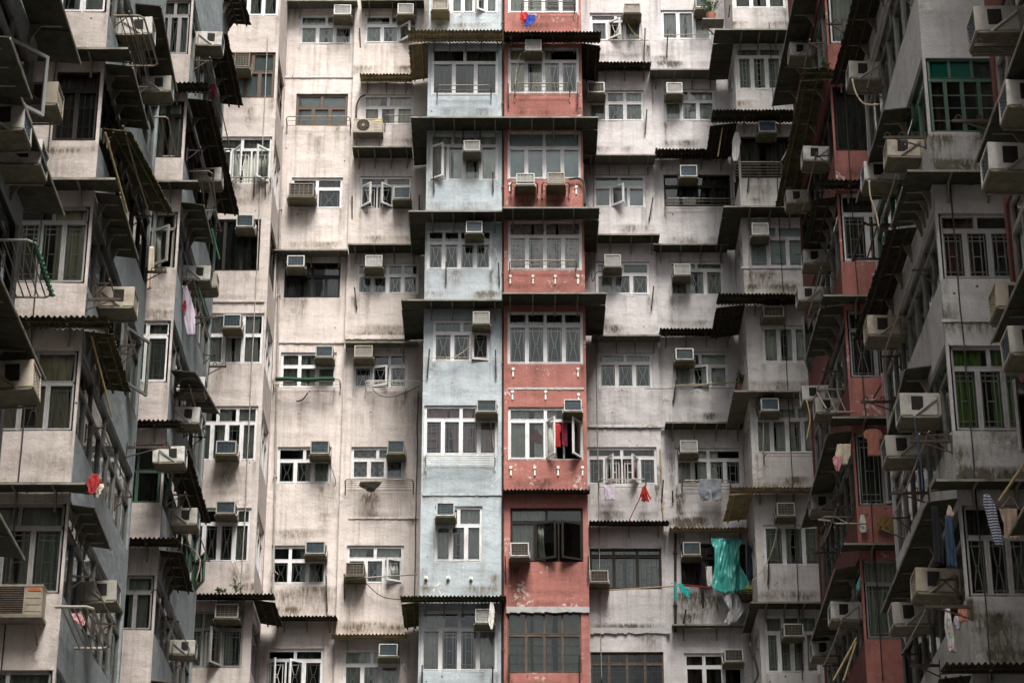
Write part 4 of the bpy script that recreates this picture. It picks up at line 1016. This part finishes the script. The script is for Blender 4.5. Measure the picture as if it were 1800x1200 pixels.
for (sd_, u0, u1, v, vb, lab) in HOOK:
    s = -1 if sd_ == 'L' else 1; Xc = XL if s < 0 else XR
    uw, uo = (min(u0, u1), max(u0, u1)) if s < 0 else (max(u0, u1), min(u0, u1))
    y, z = PX(uw, v, Xc); y = min(max(y, 27), 57); y0 = y
    xw, zw = PY(uw, v, y); xo, zo = PY(uo, v, y)
    L = xo - xw; m = MB(); m.bar((0, 0, 0), (L, 0, zo - zw), .035, .045); m.bar((0, 0, .1), (0, 0, -.22), .04, .04); m.bar((0, 0, -.2), (L * .72, 0, -.02), .02, .02)
    n = max(2, int(abs(L) / .22))
    for k in range(n):
        cx = L * (k + .7) / n; m.tube([(cx + .045 * math.cos(a), 0, .055 + .045 * math.sin(a)) for a in [i * math.pi / 5 for i in range(-2, 8)]], .009, 5)
    tag(m.build('hook_bar', ['dark_iron'], None, (xw, y, zw)), lab, 'hook bar', 'iron hook bars on the wings')

# ------------------------------------------------------------------ washing, bags and rags
def cloth(label, cat, Y, u0, v0, u1, v1, prof, mat, fold=.03, nf=3, gap=None, group='washing hung out to dry', nx=18, nz=18, name=None, thick=.008, rag=.0, lean=0):
    x0, z1 = PY(u0, v0, Y); x1, z0 = PY(u1, v1, Y); W, H = x1 - x0, z1 - z0
    rr = random.Random(int(u0 * 7 + v0)); ph = rr.random() * 6; m = MB(); sd = rr.random() * 30
    def lr(t):
        for a, b in zip(prof, prof[1:]):
            if t <= b[0]:
                k = (t - a[0]) / max(1e-6, b[0] - a[0]); return a[1] + (b[1] - a[1]) * k, a[2] + (b[2] - a[2]) * k
        return prof[-1][1:]
    for j in range(nz + 1):
        t = j / nz; l, r = lr(t)
        for i in range(nx + 1):
            q = i / nx; sx = l + (r - l) * q
            y = fold * (.35 + .65 * t) * (.45 * math.sin(sx * nf * 6.28 + ph + t * 1.3 + 2 * noise.noise((t * 2, sx, sd))) + 1.5 * noise.noise((sx * 5, t * 2.5, sd)) + .7 * noise.noise((sx * 11, t * 7, sd)))
            if fold > .08: y = fold * (2.2 * noise.noise((sx * 6, t * 1.1, sd)) + 1.0 * abs(noise.noise((sx * 13 + t * 4, t * 2.5, sd + 3))) + .22 * noise.noise((sx * 18, t * 9, sd + 7)))
            e = rag * noise.noise((q * 6, sd, t * 2)) if j == nz else 0
            m.v.append((sx * W + lean * t * W, y, -H * (t + e) + .012 * noise.noise((sx * 4, t * 4, sd + 9))))
    for j in range(nz):
        for i in range(nx):
            if gap and (j + .5) / nz > gap[0] and abs((i + .5) / nx - .5) < gap[1]: continue
            k = j * (nx + 1) + i; m.f.append((k, k + nx + 1, k + nx + 2, k + 1)); m.m.append(0)
    o = m.build(name or cat.replace(' ', '_'), [mat], None, (x0, Y, z1), smooth=True)
    md = o.modifiers.new('thickness', 'SOLIDIFY'); md.thickness = thick
    return tag(o, label, cat, group)
TOW = [(0, 0, 1), (1, .03, .97)]
SHIRT = [(0, .28, .72), (.06, .12, .88), (.16, 0, 1), (.34, .03, .97), (.36, .2, .8), (1, .16, .86)]
RAG = [(0, .2, .9), (.2, 0, 1), (.6, .12, .8), (1, .3, .55)]
DRIP = [(0, .3, .7), (.3, .2, .9), (.7, .1, .8), (1, .4, .6)]
TRS = [(0, .2, .8), (.15, .15, .85), (1, .05, .95)]
YR_, YL_ = YRB - .12, YLB - .35
CL = [
 ('scarlet cloth on the top red bay rack','cloth',YB-.45,913,22,928,41,RAG,'cloth_scarlet'), ('royal blue cloth on the top red bay rack','cloth',YB-.42,917,26,941,46,[(0,.5,1),(.5,.1,1),(1,.2,.6)],'cloth_blue'),
 ('dark crumpled rag over a rack below dotted curtain','rag',W2-.42,631,846,671,864,[(0,.05,1),(.4,0,.9),(.7,.25,.75),(1,.4,.7)],'cloth_dark'),
 ('lilac printed towel under the white column rack','towel',WG-.4,1062,852,1081,878,TOW,'cloth_lilac'), 
 ('pale rag caught in the dark balcony of the corner bay','rag',YB-.3,1285,232,1304,284,[(0,.4,.8),(.3,.1,1),(.8,0,.7),(1,.1,.5)],'cloth_white'),
 ('blue jeans beside the teal plastic sheet','jeans',YW-.5,1309,950,1339,1018,TRS,'cloth_denim'), ('black garment in the open dark window','garment',YW-.12,1224,988,1246,1032,SHIRT,'cloth_black'), ('white garment in the open dark window','garment',YW-.14,1241,995,1253,1030,TOW,'cloth_white'),
 ('cream cloth hanging on left wing hook bar','cloth',YL_,245,433,268,508,[(0,.0,.9),(.4,.1,1),(.6,.45,1),(1,.45,.95)],'cloth_cream'), ('blue garment half hidden behind grey canopy','garment',YL_-.1,235,462,246,505,DRIP,'cloth_blue'),
 ('lilac shirt with a red print on left wing','shirt',YLB+1.2,316,502,343,590,[(0,.1,.4),(.2,0,.6),(.5,.2,.9),(1,.6,1)],'cloth_lilac'), ('red print on the lilac shirt','rag',YLB+1.1,320,528,328,549,DRIP,'cloth_red'),
 ('dark red cloth hung at the left wing corner','cloth',YLA-.2,152,832,176,868,[(0,.4,.7),(.3,.1,1),(.7,0,.8),(1,.3,.6)],'cloth_red'), ('beige cloth hung under the dark red one','cloth',YLA-.1,160,850,182,874,RAG,'cloth_cream'),
 ('pink spotted rag on grey tube rack, bottom left','rag',YLA+.5,124,1077,149,1099,[(0,0,.5),(.4,.1,1),(1,.7,1)],'cloth_pink'), ('white rag on thin bent rack, left wing','rag',YLB+3,362,343,376,386,DRIP,'cloth_white'),
 ('red garment in the shade of the left wing','garment',YLB+3.2,368,148,381,172,SHIRT,'cloth_magenta'), ('long white cord of rags beside pale canopy','rag',YLB+2.5,330,478,337,500,DRIP,'cloth_white'),
 ('orange shirt under the red wing canopy','shirt',YR_-.3,1517,754,1554,801,SHIRT,'cloth_orange'), ('beige cloth under the red wing canopy','cloth',YR_-.3,1466,780,1498,816,[(0,.2,1),(.5,.05,.95),(1,0,.7)],'cloth_cream'), ('pink bundle under the red wing canopy','cloth',YR_-.5,1463,801,1483,828,RAG,'cloth_pink'),
 ('white bag pinned on the red parapet','bag',YR_,1510,904,1524,936,[(0,.3,.7),(.3,.05,.95),(.8,0,1),(1,.2,.8)],'cloth_white'), ('tan cloth pinned on the red parapet','cloth',YR_,1540,908,1571,933,TOW,'cloth_tan'), ('pink lace cloth pinned on the red parapet','cloth',YR_,1574,906,1596,930,TOW,'cloth_pink'),
 ('pink strip dangling over the dark red parapet','rag',YR_-.3,1547,655,1557,701,DRIP,'cloth_pink'), ('black trousers hanging beside peeling parapet','trousers',YRA-.3,1634,890,1661,992,TRS,'cloth_black'), ('dark blue jeans beside the black trousers','jeans',YRA-.4,1657,905,1684,997,TRS,'cloth_denim'), ('white corner of cloth over the jeans','rag',YRA-.35,1663,888,1678,916,[(0,.3,.6),(.5,0,1),(1,.1,.4)],'cloth_nude'),
 ('navy and white striped shirt at right edge','shirt',YRA-.75,1727,868,1764,959,[(0,.05,.4),(.2,0,.7),(.5,.2,.85),(1,.5,1)],'cloth_stripe'), ('nude camisole beside the striped shirt','camisole',YRA-.8,1757,893,1793,946,[(0,.0,1),(.3,.05,.95),(.5,.15,.95),(1,.12,1)],'cloth_nude'),
 ('white floral blouse on the lowest right hook bar','blouse',YRA-.2,1658,1068,1681,1146,[(0,.2,.7),(.4,0,.8),(1,.3,1)],'cloth_floral'), ('orange towel on the lowest right hook bar','towel',YRA-.2,1685,1068,1702,1092,TOW,'cloth_orange'), ('lilac towel behind the orange towel','towel',YRA-.15,1676,1082,1694,1106,RAG,'cloth_lilac'),
 ('black dress in front of the pink curtains','dress',YB+.13,783,757,798,801,[(0,.4,.6),(.3,.15,.8),(1,0,1)],'cloth_black'), ('red garment in the red bay casement','garment',YB-.12,974,744,987,786,SHIRT,'cloth_scarlet'), ('magenta checked shirt in the red bay casement','shirt',YB-.2,987,742,998,784,TOW,'cloth_magenta'), ('red hanger bag behind the red bay glass','bag',YB+.12,933,754,954,779,[(0,.3,.5),(.4,.2,.8),(.5,0,1),(.7,.0,.9),(1,.7,.95)],'cloth_scarlet'),
 ('pink garment inside the white column casements','garment',WG+.1,1109,803,1119,838,SHIRT,'cloth_pink'), ('green garment inside the white column casements','garment',WG+.12,1118,810,1124,832,TOW,'cloth_green'),
 ('white rag on the condenser of the blue bay','rag',YB-.6,857,1058,871,1106,DRIP,'cloth_white'), ('teal strip tied to the balcony pole, left','strip',YW-.5,1184,1022,1191,1060,DRIP,'teal_sheet_base'), ('teal strip tied to the balcony pole, right','strip',YW-.5,1191,1024,1213,1050,[(0,0,.3),(.5,.2,1),(1,.8,1)],'teal_sheet_base'),
 ('dark cap of cloth over peeling balcony','rag',YW-.3,1231,1036,1240,1068,DRIP,'cloth_dark'),
]
for c in CL: cloth(*c)
cloth('grey trousers folded over the white column rack', 'trousers', YW - .42, 1227, 841, 1269, 879, [(0, .1, 1), (.5, 0, 1), (1, .1, 1)], 'cloth_grey', .05, 2, (.45, .06), rag=.15)
cloth('large teal plastic sheet hung at balcony', 'plastic sheet', YW - .62, 1248, 944, 1318, 1041, [(0, .04, .22), (.04, .03, .8), (.1, .04, .86), (.18, .1, .76), (.5, .1, .80), (.85, 0, 1), (.94, .02, .98), (1, .3, .75)], 'teal_film', .10, 4, nx=40, nz=40, rag=.1, group='plastic hung at the balcony')
cloth('clear plastic bag below the teal sheet', 'plastic bag', YW - .6, 1270, 1037, 1309, 1095, [(0, .0, .9), (.3, .1, .95), (.6, .3, 1), (1, .0, .55)], 'clear_film', .09, 4, nx=30, nz=30, rag=.1, group='plastic hung at the balcony')
# camisole straps ride on the camisole
cami = [o for o in bpy.data.objects if o.get('category') == 'camisole'][0]
Wc = .33
for a, b in ((.06, .55), (.9, .6)):
    m = MB(); m.tube([(a * Wc, 0, 0), (b * Wc, 0, .2)], .006, 5); m.build('strap', ['cloth_nude'], cami)
def basket(u, v, Y, label):
    x, z = PY(u, v, Y); m = MB(); n = 14
    for k in range(5):
        r = .15 + .02 * k; zz = .05 * k; m.tube([(r * math.cos(a * 2 * math.pi / n), r * math.sin(a * 2 * math.pi / n), zz) for a in range(n + 1)], .02, 5)
    for a in range(n): m.bar((.15 * math.cos(a * 6.283 / n), .15 * math.sin(a * 6.283 / n), 0), (.23 * math.cos(a * 6.283 / n), .23 * math.sin(a * 6.283 / n), .21), .02, .02)
    m.poly([(.16 * math.cos(a * 6.283 / n), .16 * math.sin(a * 6.283 / n), .002) for a in range(n)])
    tag(m.build('basket', ['dark_iron'], None, (x, Y, z)), label, 'basket')
basket(1313, 1054, YW - .7, 'dark wire basket hung beside the teal sheet')
cloth('lime cloth stuffed in the wire basket', 'cloth', YW - .8, 1309, 1028, 1327, 1049, RAG, 'cloth_lime'); cloth('pink cloth stuffed in the wire basket', 'cloth', YW - .76, 1320, 1029, 1333, 1050, RAG, 'cloth_lilac')
# red mop leaning on the wall
xa, za = PY(1105, 916, WG - .2); xb, zb = PY(1133, 858, WG - .45)
t = thing('mop', 'red mop leaning from the white column rack', 'mop', (xa, WG - .2, za)); m = MB(); dv = Vector((xb - xa, -.25, zb - za)); m.tube([(0, 0, 0), dv], .012, 6); m.build('handle', ['cloth_red'], t)
m = MB(); rr = random.Random(5)
for k in range(60):
    q = Vector((rr.gauss(0, .032), rr.gauss(0, .03), -rr.uniform(.15, .34))); m.tube([dv, dv + Vector((q.x * .4, q.y, .04)), dv + Vector((q.x * .8, q.y, q.z * .4)), dv + Vector((q.x * 1.3 + .05 * math.sin(k), q.y, q.z * 1.15))], .013, 4)
m.build('mop_head', ['cloth_scarlet'], t)
# rolled canvas, blue airer
xa, za = PY(484, 668, YW - .42); xb, _ = PY(588, 668, YW - .42); m = MB()
m.tube([(0, 0, 0), (.3, .01, .015), ((xb - xa) * .5, 0, -.02), ((xb - xa) * .8, .01, .01), (xb - xa, 0, 0)], .055, 10)
tag(m.build('canvas_roll', ['canvas_green'], None, (xa, YW - .42, za + .03), smooth=True), 'rolled dark green canvas lying on a laundry rack', 'canvas roll')
xa, za = PY(748, 788, YB + .12); xb, zb = PY(769, 749, YB + .12); m = MB(); W, H = xb - xa, zb - za
m.tube([(0, 0, 0), (0, 0, H), (W, 0, H), (W, 0, 0), (0, 0, 0)], .02, 6)
for f in (.35, .68): m.tube([(0, 0, H * f), (W, 0, H * f)], .012, 5)
tag(m.build('airer', ['cloth_blue'], None, (xa, YB + .12, za)), 'blue framed airer behind the pink curtained glass', 'airer')

# ------------------------------------------------------------------ poles, lines, hoses, pipes
def on(Y, *pts): return [(PY(u, v, Y)[0], Y, PY(u, v, Y)[1]) for u, v in pts]
def pole(Y, u0, v0, u1, v1, r, mat, label, name='pole', Y2=None):
    a = on(Y, (u0, v0))[0]; b = on(Y2 or Y, (u1, v1))[0]; m = MB(); m.tube([(0, 0, 0), Vector(b) - Vector(a)], r, 7)
    if mat == 'bamboo':
        L = (Vector(b) - Vector(a))
        for k in range(1, 7): p = L * (k / 7); m.tube([p - L.normalized() * .012, p + L.normalized() * .012], r * 1.15, 7)
    tag(m.build(name, [mat], None, a, smooth=False), label, name.replace('_', ' '))
pole(YLA - .1, 185, 233, 224, 373, .02, 'bamboo', 'long yellow bamboo pole leaning beside dark opening', 'bamboo_pole', YLA + .8)
pole(YLA - .2, 161, 590, 197, 733, .016, 'bamboo', 'brown pole hanging under olive corrugated canopy', 'bamboo_pole', YLA + .5)
pole(YRA - .9, 1756, 880, 1806, 806, .024, 'bamboo', 'greenish bamboo pole crossing the mossy parapet', 'bamboo_pole')
pole(W2 - .4, 606, 1017, 733, 1009, .018, 'grey_pipe', 'pale drying pole across the cream column', 'drying_pole')
pole(YB - .2, 742, 628, 878, 628, .007, 'steel_tube', 'thin wire across the blue bay window', 'wire')
pole(YW - .3, 1186, 678, 1298, 671, .018, 'bamboo', 'bamboo drying pole below the white column window', 'bamboo_pole')
pole(YW - .2, 1133, 683, 1292, 682, .008, 'canvas_green', 'thin green line under the white column window', 'wire')
pole(WG - .3, 1066, 1037, 1192, 1029, .018, 'bamboo', 'bamboo pole from dark window to balcony', 'bamboo_pole')
pole(YW - .35, 1200, 1027, 1262, 1034, .018, 'cloth_red', 'red pole on the peeling balcony', 'drying_pole')
pole(YB - .3, 1400, 232, 1374, 283, .02, 'grey_pipe', 'grey stick leaning in the dark balcony', 'drying_pole')
pole(YB - .2, 1270, 225, 1262, 275, .018, 'bamboo', 'bamboo stick under the corrugated corner canopy', 'bamboo_pole')
pole(WG - .2, 1030, 71, 1141, 71, .012, 'steel_tube', 'thin rail under the top white column window', 'rail'); pole(YW - .2, 1165, 62, 1258, 60, .012, 'steel_tube', 'thin rail below white curtains, top right', 'rail')
pole(YLB + 1.5, 336, 463, 364, 555, .022, 'canvas_green', 'dark blue pole slanting over the lilac shirt', 'drying_pole'); pole(YLB + 2.5, 372, 402, 386, 456, .02, 'cloth_green', 'green pole slanting at the left corner bay', 'drying_pole')
pole(YRB - .3, 1465, 1195, 1506, 1120, .022, 'bamboo', 'brown bamboo pole at the lowest red parapet', 'bamboo_pole'); pole(YRB - .35, 1483, 1195, 1505, 1128, .02, 'bamboo', 'second slimmer bamboo pole at the lowest red parapet', 'bamboo_pole')
pole(YRB - .4, 1583, 610, 1640, 480, .02, 'dark_iron', 'dark strut crossing before the concrete bay', 'strut'); pole(YRB - .4, 1535, 700, 1600, 590, .02, 'dark_iron', 'dark strut crossing before the dark red parapet', 'strut')
pole(YRA - .5, 1548, 930, 1590, 945, .016, 'dark_iron', 'dark rod slanting over the pinned cloths', 'strut')
HS = [
 (YLA - 6, [(17,228),(20,255),(26,290),(20,318),(0,342)], 'hose', 'white drain hose hanging from left edge machine', .018), (YB-.12, [(848,412),(858,424),(870,440),(873,456)], 'hose', 'beige hose beside the fourth blue bay window', .012),
 (YB-.2, [(843,575),(834,595),(815,618),(790,630),(768,632)], 'hose', 'beige hose slung across the blue bay casement', .012), (W2-.2, [(655,684),(668,695),(690,697),(712,690),(738,678)], 'dark_cable', 'dark cable drooping under the five railed rack', .010),
 (W2-.15, [(640,1020),(655,1036),(675,1049),(703,1053)], 'dark_cable', 'dark cable drooping below the brown machine', .012), (YB-.2, [(932,88),(916,95),(910,108),(907,135),(905,165)], 'hose', 'curved pale hose on the second red bay window', .012),
 (WG-.2, [(1097,26),(1104,42),(1114,58),(1130,71)], 'bamboo', 'yellow hose from the top white column machine', .012), (YRA+2, [(1498,140),(1505,165),(1520,183),(1545,184)], 'hose', 'grey cable looping under dark corrugated canopy', .016),
 (YRA+1.5, [(1528,318),(1530,345),(1540,375),(1545,400)], 'hose', 'white hose falling past the white framed window', .016), (YB-.3, [(1342,735),(1342,765),(1341,797)], 'hose', 'straight hose beside the right corner window', .01),
 (YB-.2, [(1368,915),(1362,950),(1352,980),(1338,1005),(1322,1020)], 'hose', 'white hose trailing over the right corner parapet', .012), (YRB-.2, [(1418,703),(1424,735),(1421,755),(1418,772)], 'bamboo', 'yellow hose hanging beside the wire rack', .014),
 (YRA-.2, [(1607,732),(1612,770),(1618,810),(1622,865)], 'cloth_denim', 'blue hose falling from the bright white machine', .014), (YB-.1, [(1000,315),(1018,314),(1027,325),(1028,362)], 'dark_cable', 'bundle of dark pipes beside the blank machine', .03),
 (W2-.1, [(626,208),(627,186),(633,172),(642,167)], 'dark_cable', 'black pipe curving up from the round fan condenser', .025), (YB-.15, [(860,725),(864,755),(868,790)], 'hose', 'beige hose down the pink curtained window', .01),
 (W2-.12, [(643,470),(632,490),(628,508)], 'hose', 'short hose under the pale louvred machine', .01), (W_-.12, [(576,800),(582,820),(590,845),(588,855)], 'dark_cable', 'dark cable below the sixth cream window', .01), (YLB+3, [(322,955),(340,965),(352,985),(345,1020)], 'hose', 'tangled beige cable at the left corner bay', .012),
 (YB-.1, [(405,985),(415,1000),(412,985),(420,1008)], 'hose', 'curled white hose on the left corner parapet', .01), (W_-.1, [(541,690),(532,702),(521,705)], 'dark_iron', 'bent iron bar under the green canvas rack', .02), (YB-.12, [(1318,415),(1316,450),(1322,480)], 'hose', 'pink hose on the fourth right corner window', .012),
 (WG-.15, [(1040,480),(1042,495),(1050,478),(1066,480)], 'dark_cable', 'black cable beside the shaded machine', .012), (YRB-.6, [(1598,905),(1590,870),(1605,850)], 'dark_cable', 'dark cable under the red wing canopy', .012), (W_-.1, [(490,1010),(478,1000),(472,1013)], 'hose', 'small pale hose at the cream wall foot', .008),
 (YW-.12, [(1178,500),(1182,515),(1180,523)], 'hose', 'hose end by the white column machine', .01), (YRA-.6, [(1790,150),(1770,190),(1742,222)], 'hose', 'pink cord slung before the green framed window', .012), (YB-.1, [(1318,1130),(1332,1180),(1326,1200)], 'dark_cable', 'thick dark pipe at the lowest right corner', .03),
]
for (Y, pts, mat, lab, r) in HS: hose(on(Y, *pts), mat, lab, r)
def pipe(Y, u0, v0, u1, v1, r, mat, label):
    a = on(Y, (u0, v0))[0]; b = on(Y, (u1, v1))[0]; m = MB(); L = Vector(b) - Vector(a); m.tube([(0, 0, 0), L], r, 8)
    t = thing('drain_pipe', label, 'drain pipe', a)
    m.build('pipe', [mat], t)
    n = max(2, int(L.length / 2.4)); k_ = MB(); k_.box(-r * 1.5, r * 1.5, -r * 1.2, r * 2.5, -.03, .03); me = k_.mesh('clamp', [mat])
    for k in range(n): link('clamp', me, t, L * ((k + .5) / n))
pipe(YW - .06, 1187, 1110, 1187, 925, .035, 'dark_iron', 'rusty dark drain pipe beside the peeling balcony')
pipe(YW - .06, 479, 1090, 497, 150, .03, 'grey_pipe', 'thin grey pipe in the corner of the cream wall')
pipe(WG - .05, 1166, 925, 1160, 790, .018, 'rust_metal', 'rust stained pipe between the white columns')
pipe(YB - .03, 884.5, 1230, 883.5, -30, .022, 'dark_iron', 'black pipe down the joint of blue and red bays')
# green cord wound on the left rack
Xc, y0, z, dx, L, dz = RG
pts = [(Xc + dx + .035 * math.cos(k * 1.3), y0 + L * k / 60, z + dz * k / 60 + .035 * math.sin(k * 1.3)) for k in range(61)]
m = MB(); m.tube([Vector(p) - Vector(pts[0]) for p in pts], .014, 5); tag(m.build('cord', ['cloth_green'], None, pts[0]), 'green cord wound round the left edge rack', 'cord')

# ------------------------------------------------------------------ string courses, fixings: parts of the blocks
def course(bld, Y, u0, u1, v, h, p, mat):
    xa, z = PY(u0, v, Y); xb, _ = PY(u1, v, Y); m = MB(); n = 24; i = 0
    for k in range(n):
        a = xa + (xb - xa) * k / n; b = xa + (xb - xa) * (k + 1) / n; q = .5 + .5 * noise.noise((k * .9, z, 3)); m.box(a, b, Y - p * (.6 + .6 * q), Y + .02, z - h * (.6 + .6 * q), z + h * .3)
    m.build('string_course', [mat], bld)
for c in ((B_CL, YW, 488, 606, 601, .05, .05, 'cream'), (B_CL, YW, 500, 625, 135, .05, .03, 'cream'), (B_CR, WG, 1034, 1168, 748, .07, .06, 'white'), (B_CL, YB, 743, 882, 868, .05, .03, 'blue'), (B_CR, YB, 890, 1036, 1069, .12, .05, 'concrete'),
          (B_CR, YB, 893, 1026, 682, .05, .02, 'concrete'), (B_CR, WG, 1038, 1178, 1106, .12, .05, 'concrete'), (B_CL, W2, 612, 735, 909, .05, .03, 'cream'), (B_CR, YB, 1303, 1415, 470, .05, .04, 'corner_white'), (B_R, YRA, 1655, 1768, 563, .04, .03, 'concrete'), (B_CL, YB, 363, 465, 529, .05, .05, 'wing_cream'), (B_CL, W2, 607, 720, 592, .10, .07, 'cream')):
    course(*c)
fb = MB(); fb.box(-.02, .02, -.03, .01, -.12, .12); fb.box(-.035, .035, -.05, .01, .06, .13); FBM = fb.mesh('fixing_bolt', ['curtain_white'])
for (u, v) in ((897,492),(937,492),(976,492),(1016,492),(898,828),(940,828),(981,828),(1024,828),(902,655),(1016,655),(901,695),(959,695),(1017,700),(1013,335),(896,330)):
    x, z = PY(u, v, YB); link('fixing_bolt', FBM, B_CR, (x, YB, z))
for (u, v) in ((749,1016),(788,1016),(828,1017)):
    x, z = PY(u, v, YB); k = MB(); k.box(-.04, .04, -.06, .01, -.04, .04); k.box(-.02, .02, -.1, -.06, -.02, .02); k.build('fixing_knob', ['curtain_white'], B_CL, (x, YB, z))

# ------------------------------------------------------------------ plants
def plant(u, v, Y, h, wd, n, label, pot=True, name='potted_plant', seed=1):
    x, z = PY(u, v, Y); t = thing(name, label, 'plant', (x, Y, z)); rr = random.Random(seed)
    z0 = 0
    if pot:
        m = MB(); k = 12; z0 = .2
        for a in range(k):
            c0, s0, c1, s1 = (math.cos(a * 6.283 / k), math.sin(a * 6.283 / k), math.cos((a + 1) * 6.283 / k), math.sin((a + 1) * 6.283 / k))
            m.quad((.1 * c0, .1 * s0, 0), (.1 * c1, .1 * s1, 0), (.14 * c1, .14 * s1, .2), (.14 * c0, .14 * s0, .2)); m.quad((.14 * c0, .14 * s0, .2), (.14 * c1, .14 * s1, .2), (.0, 0, .19), (0, 0, .19))
        m.build('pot', ['terracotta'], t)
    st_ = MB(); lf = MB()
    for k in range(n):
        a = rr.random() * 6.283; r = wd * rr.random(); hh = h * rr.uniform(.4, 1); tip = Vector((r * math.cos(a), r * math.sin(a) * .6, z0 + hh)); st_.tube([(0, 0, z0 - .02), tip * .5 + Vector((0, 0, .05)), tip], .006, 4)
        for q in range(9):
            c = Vector((0, 0, z0)).lerp(tip, rr.uniform(.35, 1.05)); d1 = Vector((rr.gauss(0, 1), rr.gauss(0, 1), rr.gauss(0, .7))).normalized() * rr.uniform(.03, .075); d2 = d1.cross(Vector((rr.gauss(0, 1), rr.gauss(0, 1), rr.gauss(0, 1)))).normalized() * .02
            lf.quad(c, c + d1 * .5 + d2, c + d1, c + d1 * .5 - d2)
    st_.build('stem', ['leaf'], t); lf.build('foliage', ['leaf'], t)
plant(1250, 36, YB - .2, .75, .45, 26, 'bushy potted plant on a shelf at the right corner bay')
xa, za = PY(1250, 38, YB - .2); m = MB(); m.box(-.25, .35, -.18, .3, -.04, 0); m.bar((-.2, .1, -.04), (.2, .2, -.45), .03, .03); tag(m.build('plant_shelf', ['bracket_metal'], None, (xa, YB - .2, za)), 'small metal shelf under the bushy potted plant', 'shelf')
plant(415, 1040, YB - .35, .35, .2, 8, 'thin weed on the left corner corrugated canopy', False, 'weed', 2); plant(385, 1042, YB - .4, .2, .3, 10, 'low weed patch on the left corner corrugated canopy', False, 'weed', 3)
plant(1728, 236, YRA - .05, .3, .12, 9, 'small weed on top of the mossy parapet', False, 'weed', 4); plant(1452, 120, YRB - .1, .3, .15, 7, 'dry weed at the top red parapet', False, 'weed', 5)
plant(1305, 690, YW - .3, .4, .2, 14, 'dry tangled plant at the end of the bamboo pole', True, 'potted_plant', 6)

# teal board in the top light of the green framed window
x0, zt = PY(1626, 106, YRA); x1, zb = PY(1714, 131, YRA); m = MB(); m.box(x0, x1, YRA + .115, YRA + .135, zb, zt); m.build('blind', ['blind_teal'], B_R)

# cables running down the bays
for k, (u, v0, v1, Y, r, mat, lab) in enumerate((
  (1668, 300, 1195, YRA - .03, .012, 'dark_cable', 'black cable down the concrete bay corner'), (1478, 60, 1195, YRB - .03, .012, 'dark_cable', 'black cable down the red bay corner'),
  (100, 90, 1195, YLA - .03, .012, 'dark_cable', 'black cable down the near left wing bay'), (272, 100, 1195, YLB - .03, .012, 'dark_cable', 'black cable down the far left wing bay'),
  (1352, 40, 1195, YB - .03, .012, 'dark_cable', 'black cable down the right corner bay'), (471, 60, 1040, YB - .03, .014, 'grey_pipe', 'thin grey conduit at the edge of the left corner bay'),
  (735, 690, 1110, W2 - .03, .014, 'dark_cable', 'black cable in the corner beside the blue bay'), (1043, 290, 1195, WG - .03, .012, 'grey_pipe', 'grey cable beside the red bay, white column'), (1300, 600, 1195, YW - .03, .02, 'grey_pipe', 'grey pipe in the corner of the outer white column'))):
    x, z1 = PY(u, v0, Y); z0 = PY(u, v1, Y)[1]; n = 14
    pts = [(x + .02 * noise.noise((i * .7, k, 2)), Y - .012 * abs(noise.noise((i * .9, k, 5))), z1 + (z0 - z1) * i / n) for i in range(n + 1)]
    hose(pts, mat, lab, r)

# drying rods carried along the court faces
for nm, s_, Xc, Yf, Ls, wins in (('near left wing bay', -1, XL, YLA, 6.1, W_LA), ('far left wing bay', -1, XL, YLB, 6.0, W_LB), ('concrete right wing bay', 1, XR, YRA, 6.2, W_RA), ('red right wing bay', 1, XR - .03, YRB, 6.2, W_RB)):
    for k, wd in enumerate(wins):
        uc = wd[2] if s_ < 0 else wd[0]; z = PY(uc, wd[3], Yf)[1] + rd.uniform(.1, .5); y0 = Yf + rd.uniform(.2, .8); L = rd.uniform(2.5, 4.5); o_ = rd.uniform(.25, .42)
        t = thing('drying_rod', f'thin drying rod beside the {nm} windows, {storey(k)}', 'drying rod', (Xc, y0, z), 0, 'drying rods along the wings')
        m = MB(); m.tube([(-s_ * o_, 0, 0), (-s_ * o_, L * .5, -.03), (-s_ * o_, L, .02)], .014, 6); m.build('rod', ['steel_tube'], t)
        for y in (.15, L - .15):
            m = MB(); m.bar((0, y, 0), (-s_ * o_ * 1.1, y, -.015), .025, .025); m.bar((0, y, -.25), (-s_ * o_ * .8, y, -.02), .018, .018); m.bar((-s_ * .006, y, .06), (-s_ * .006, y, -.28), .03, .02); m.build('bracket', ['dark_iron'], t)
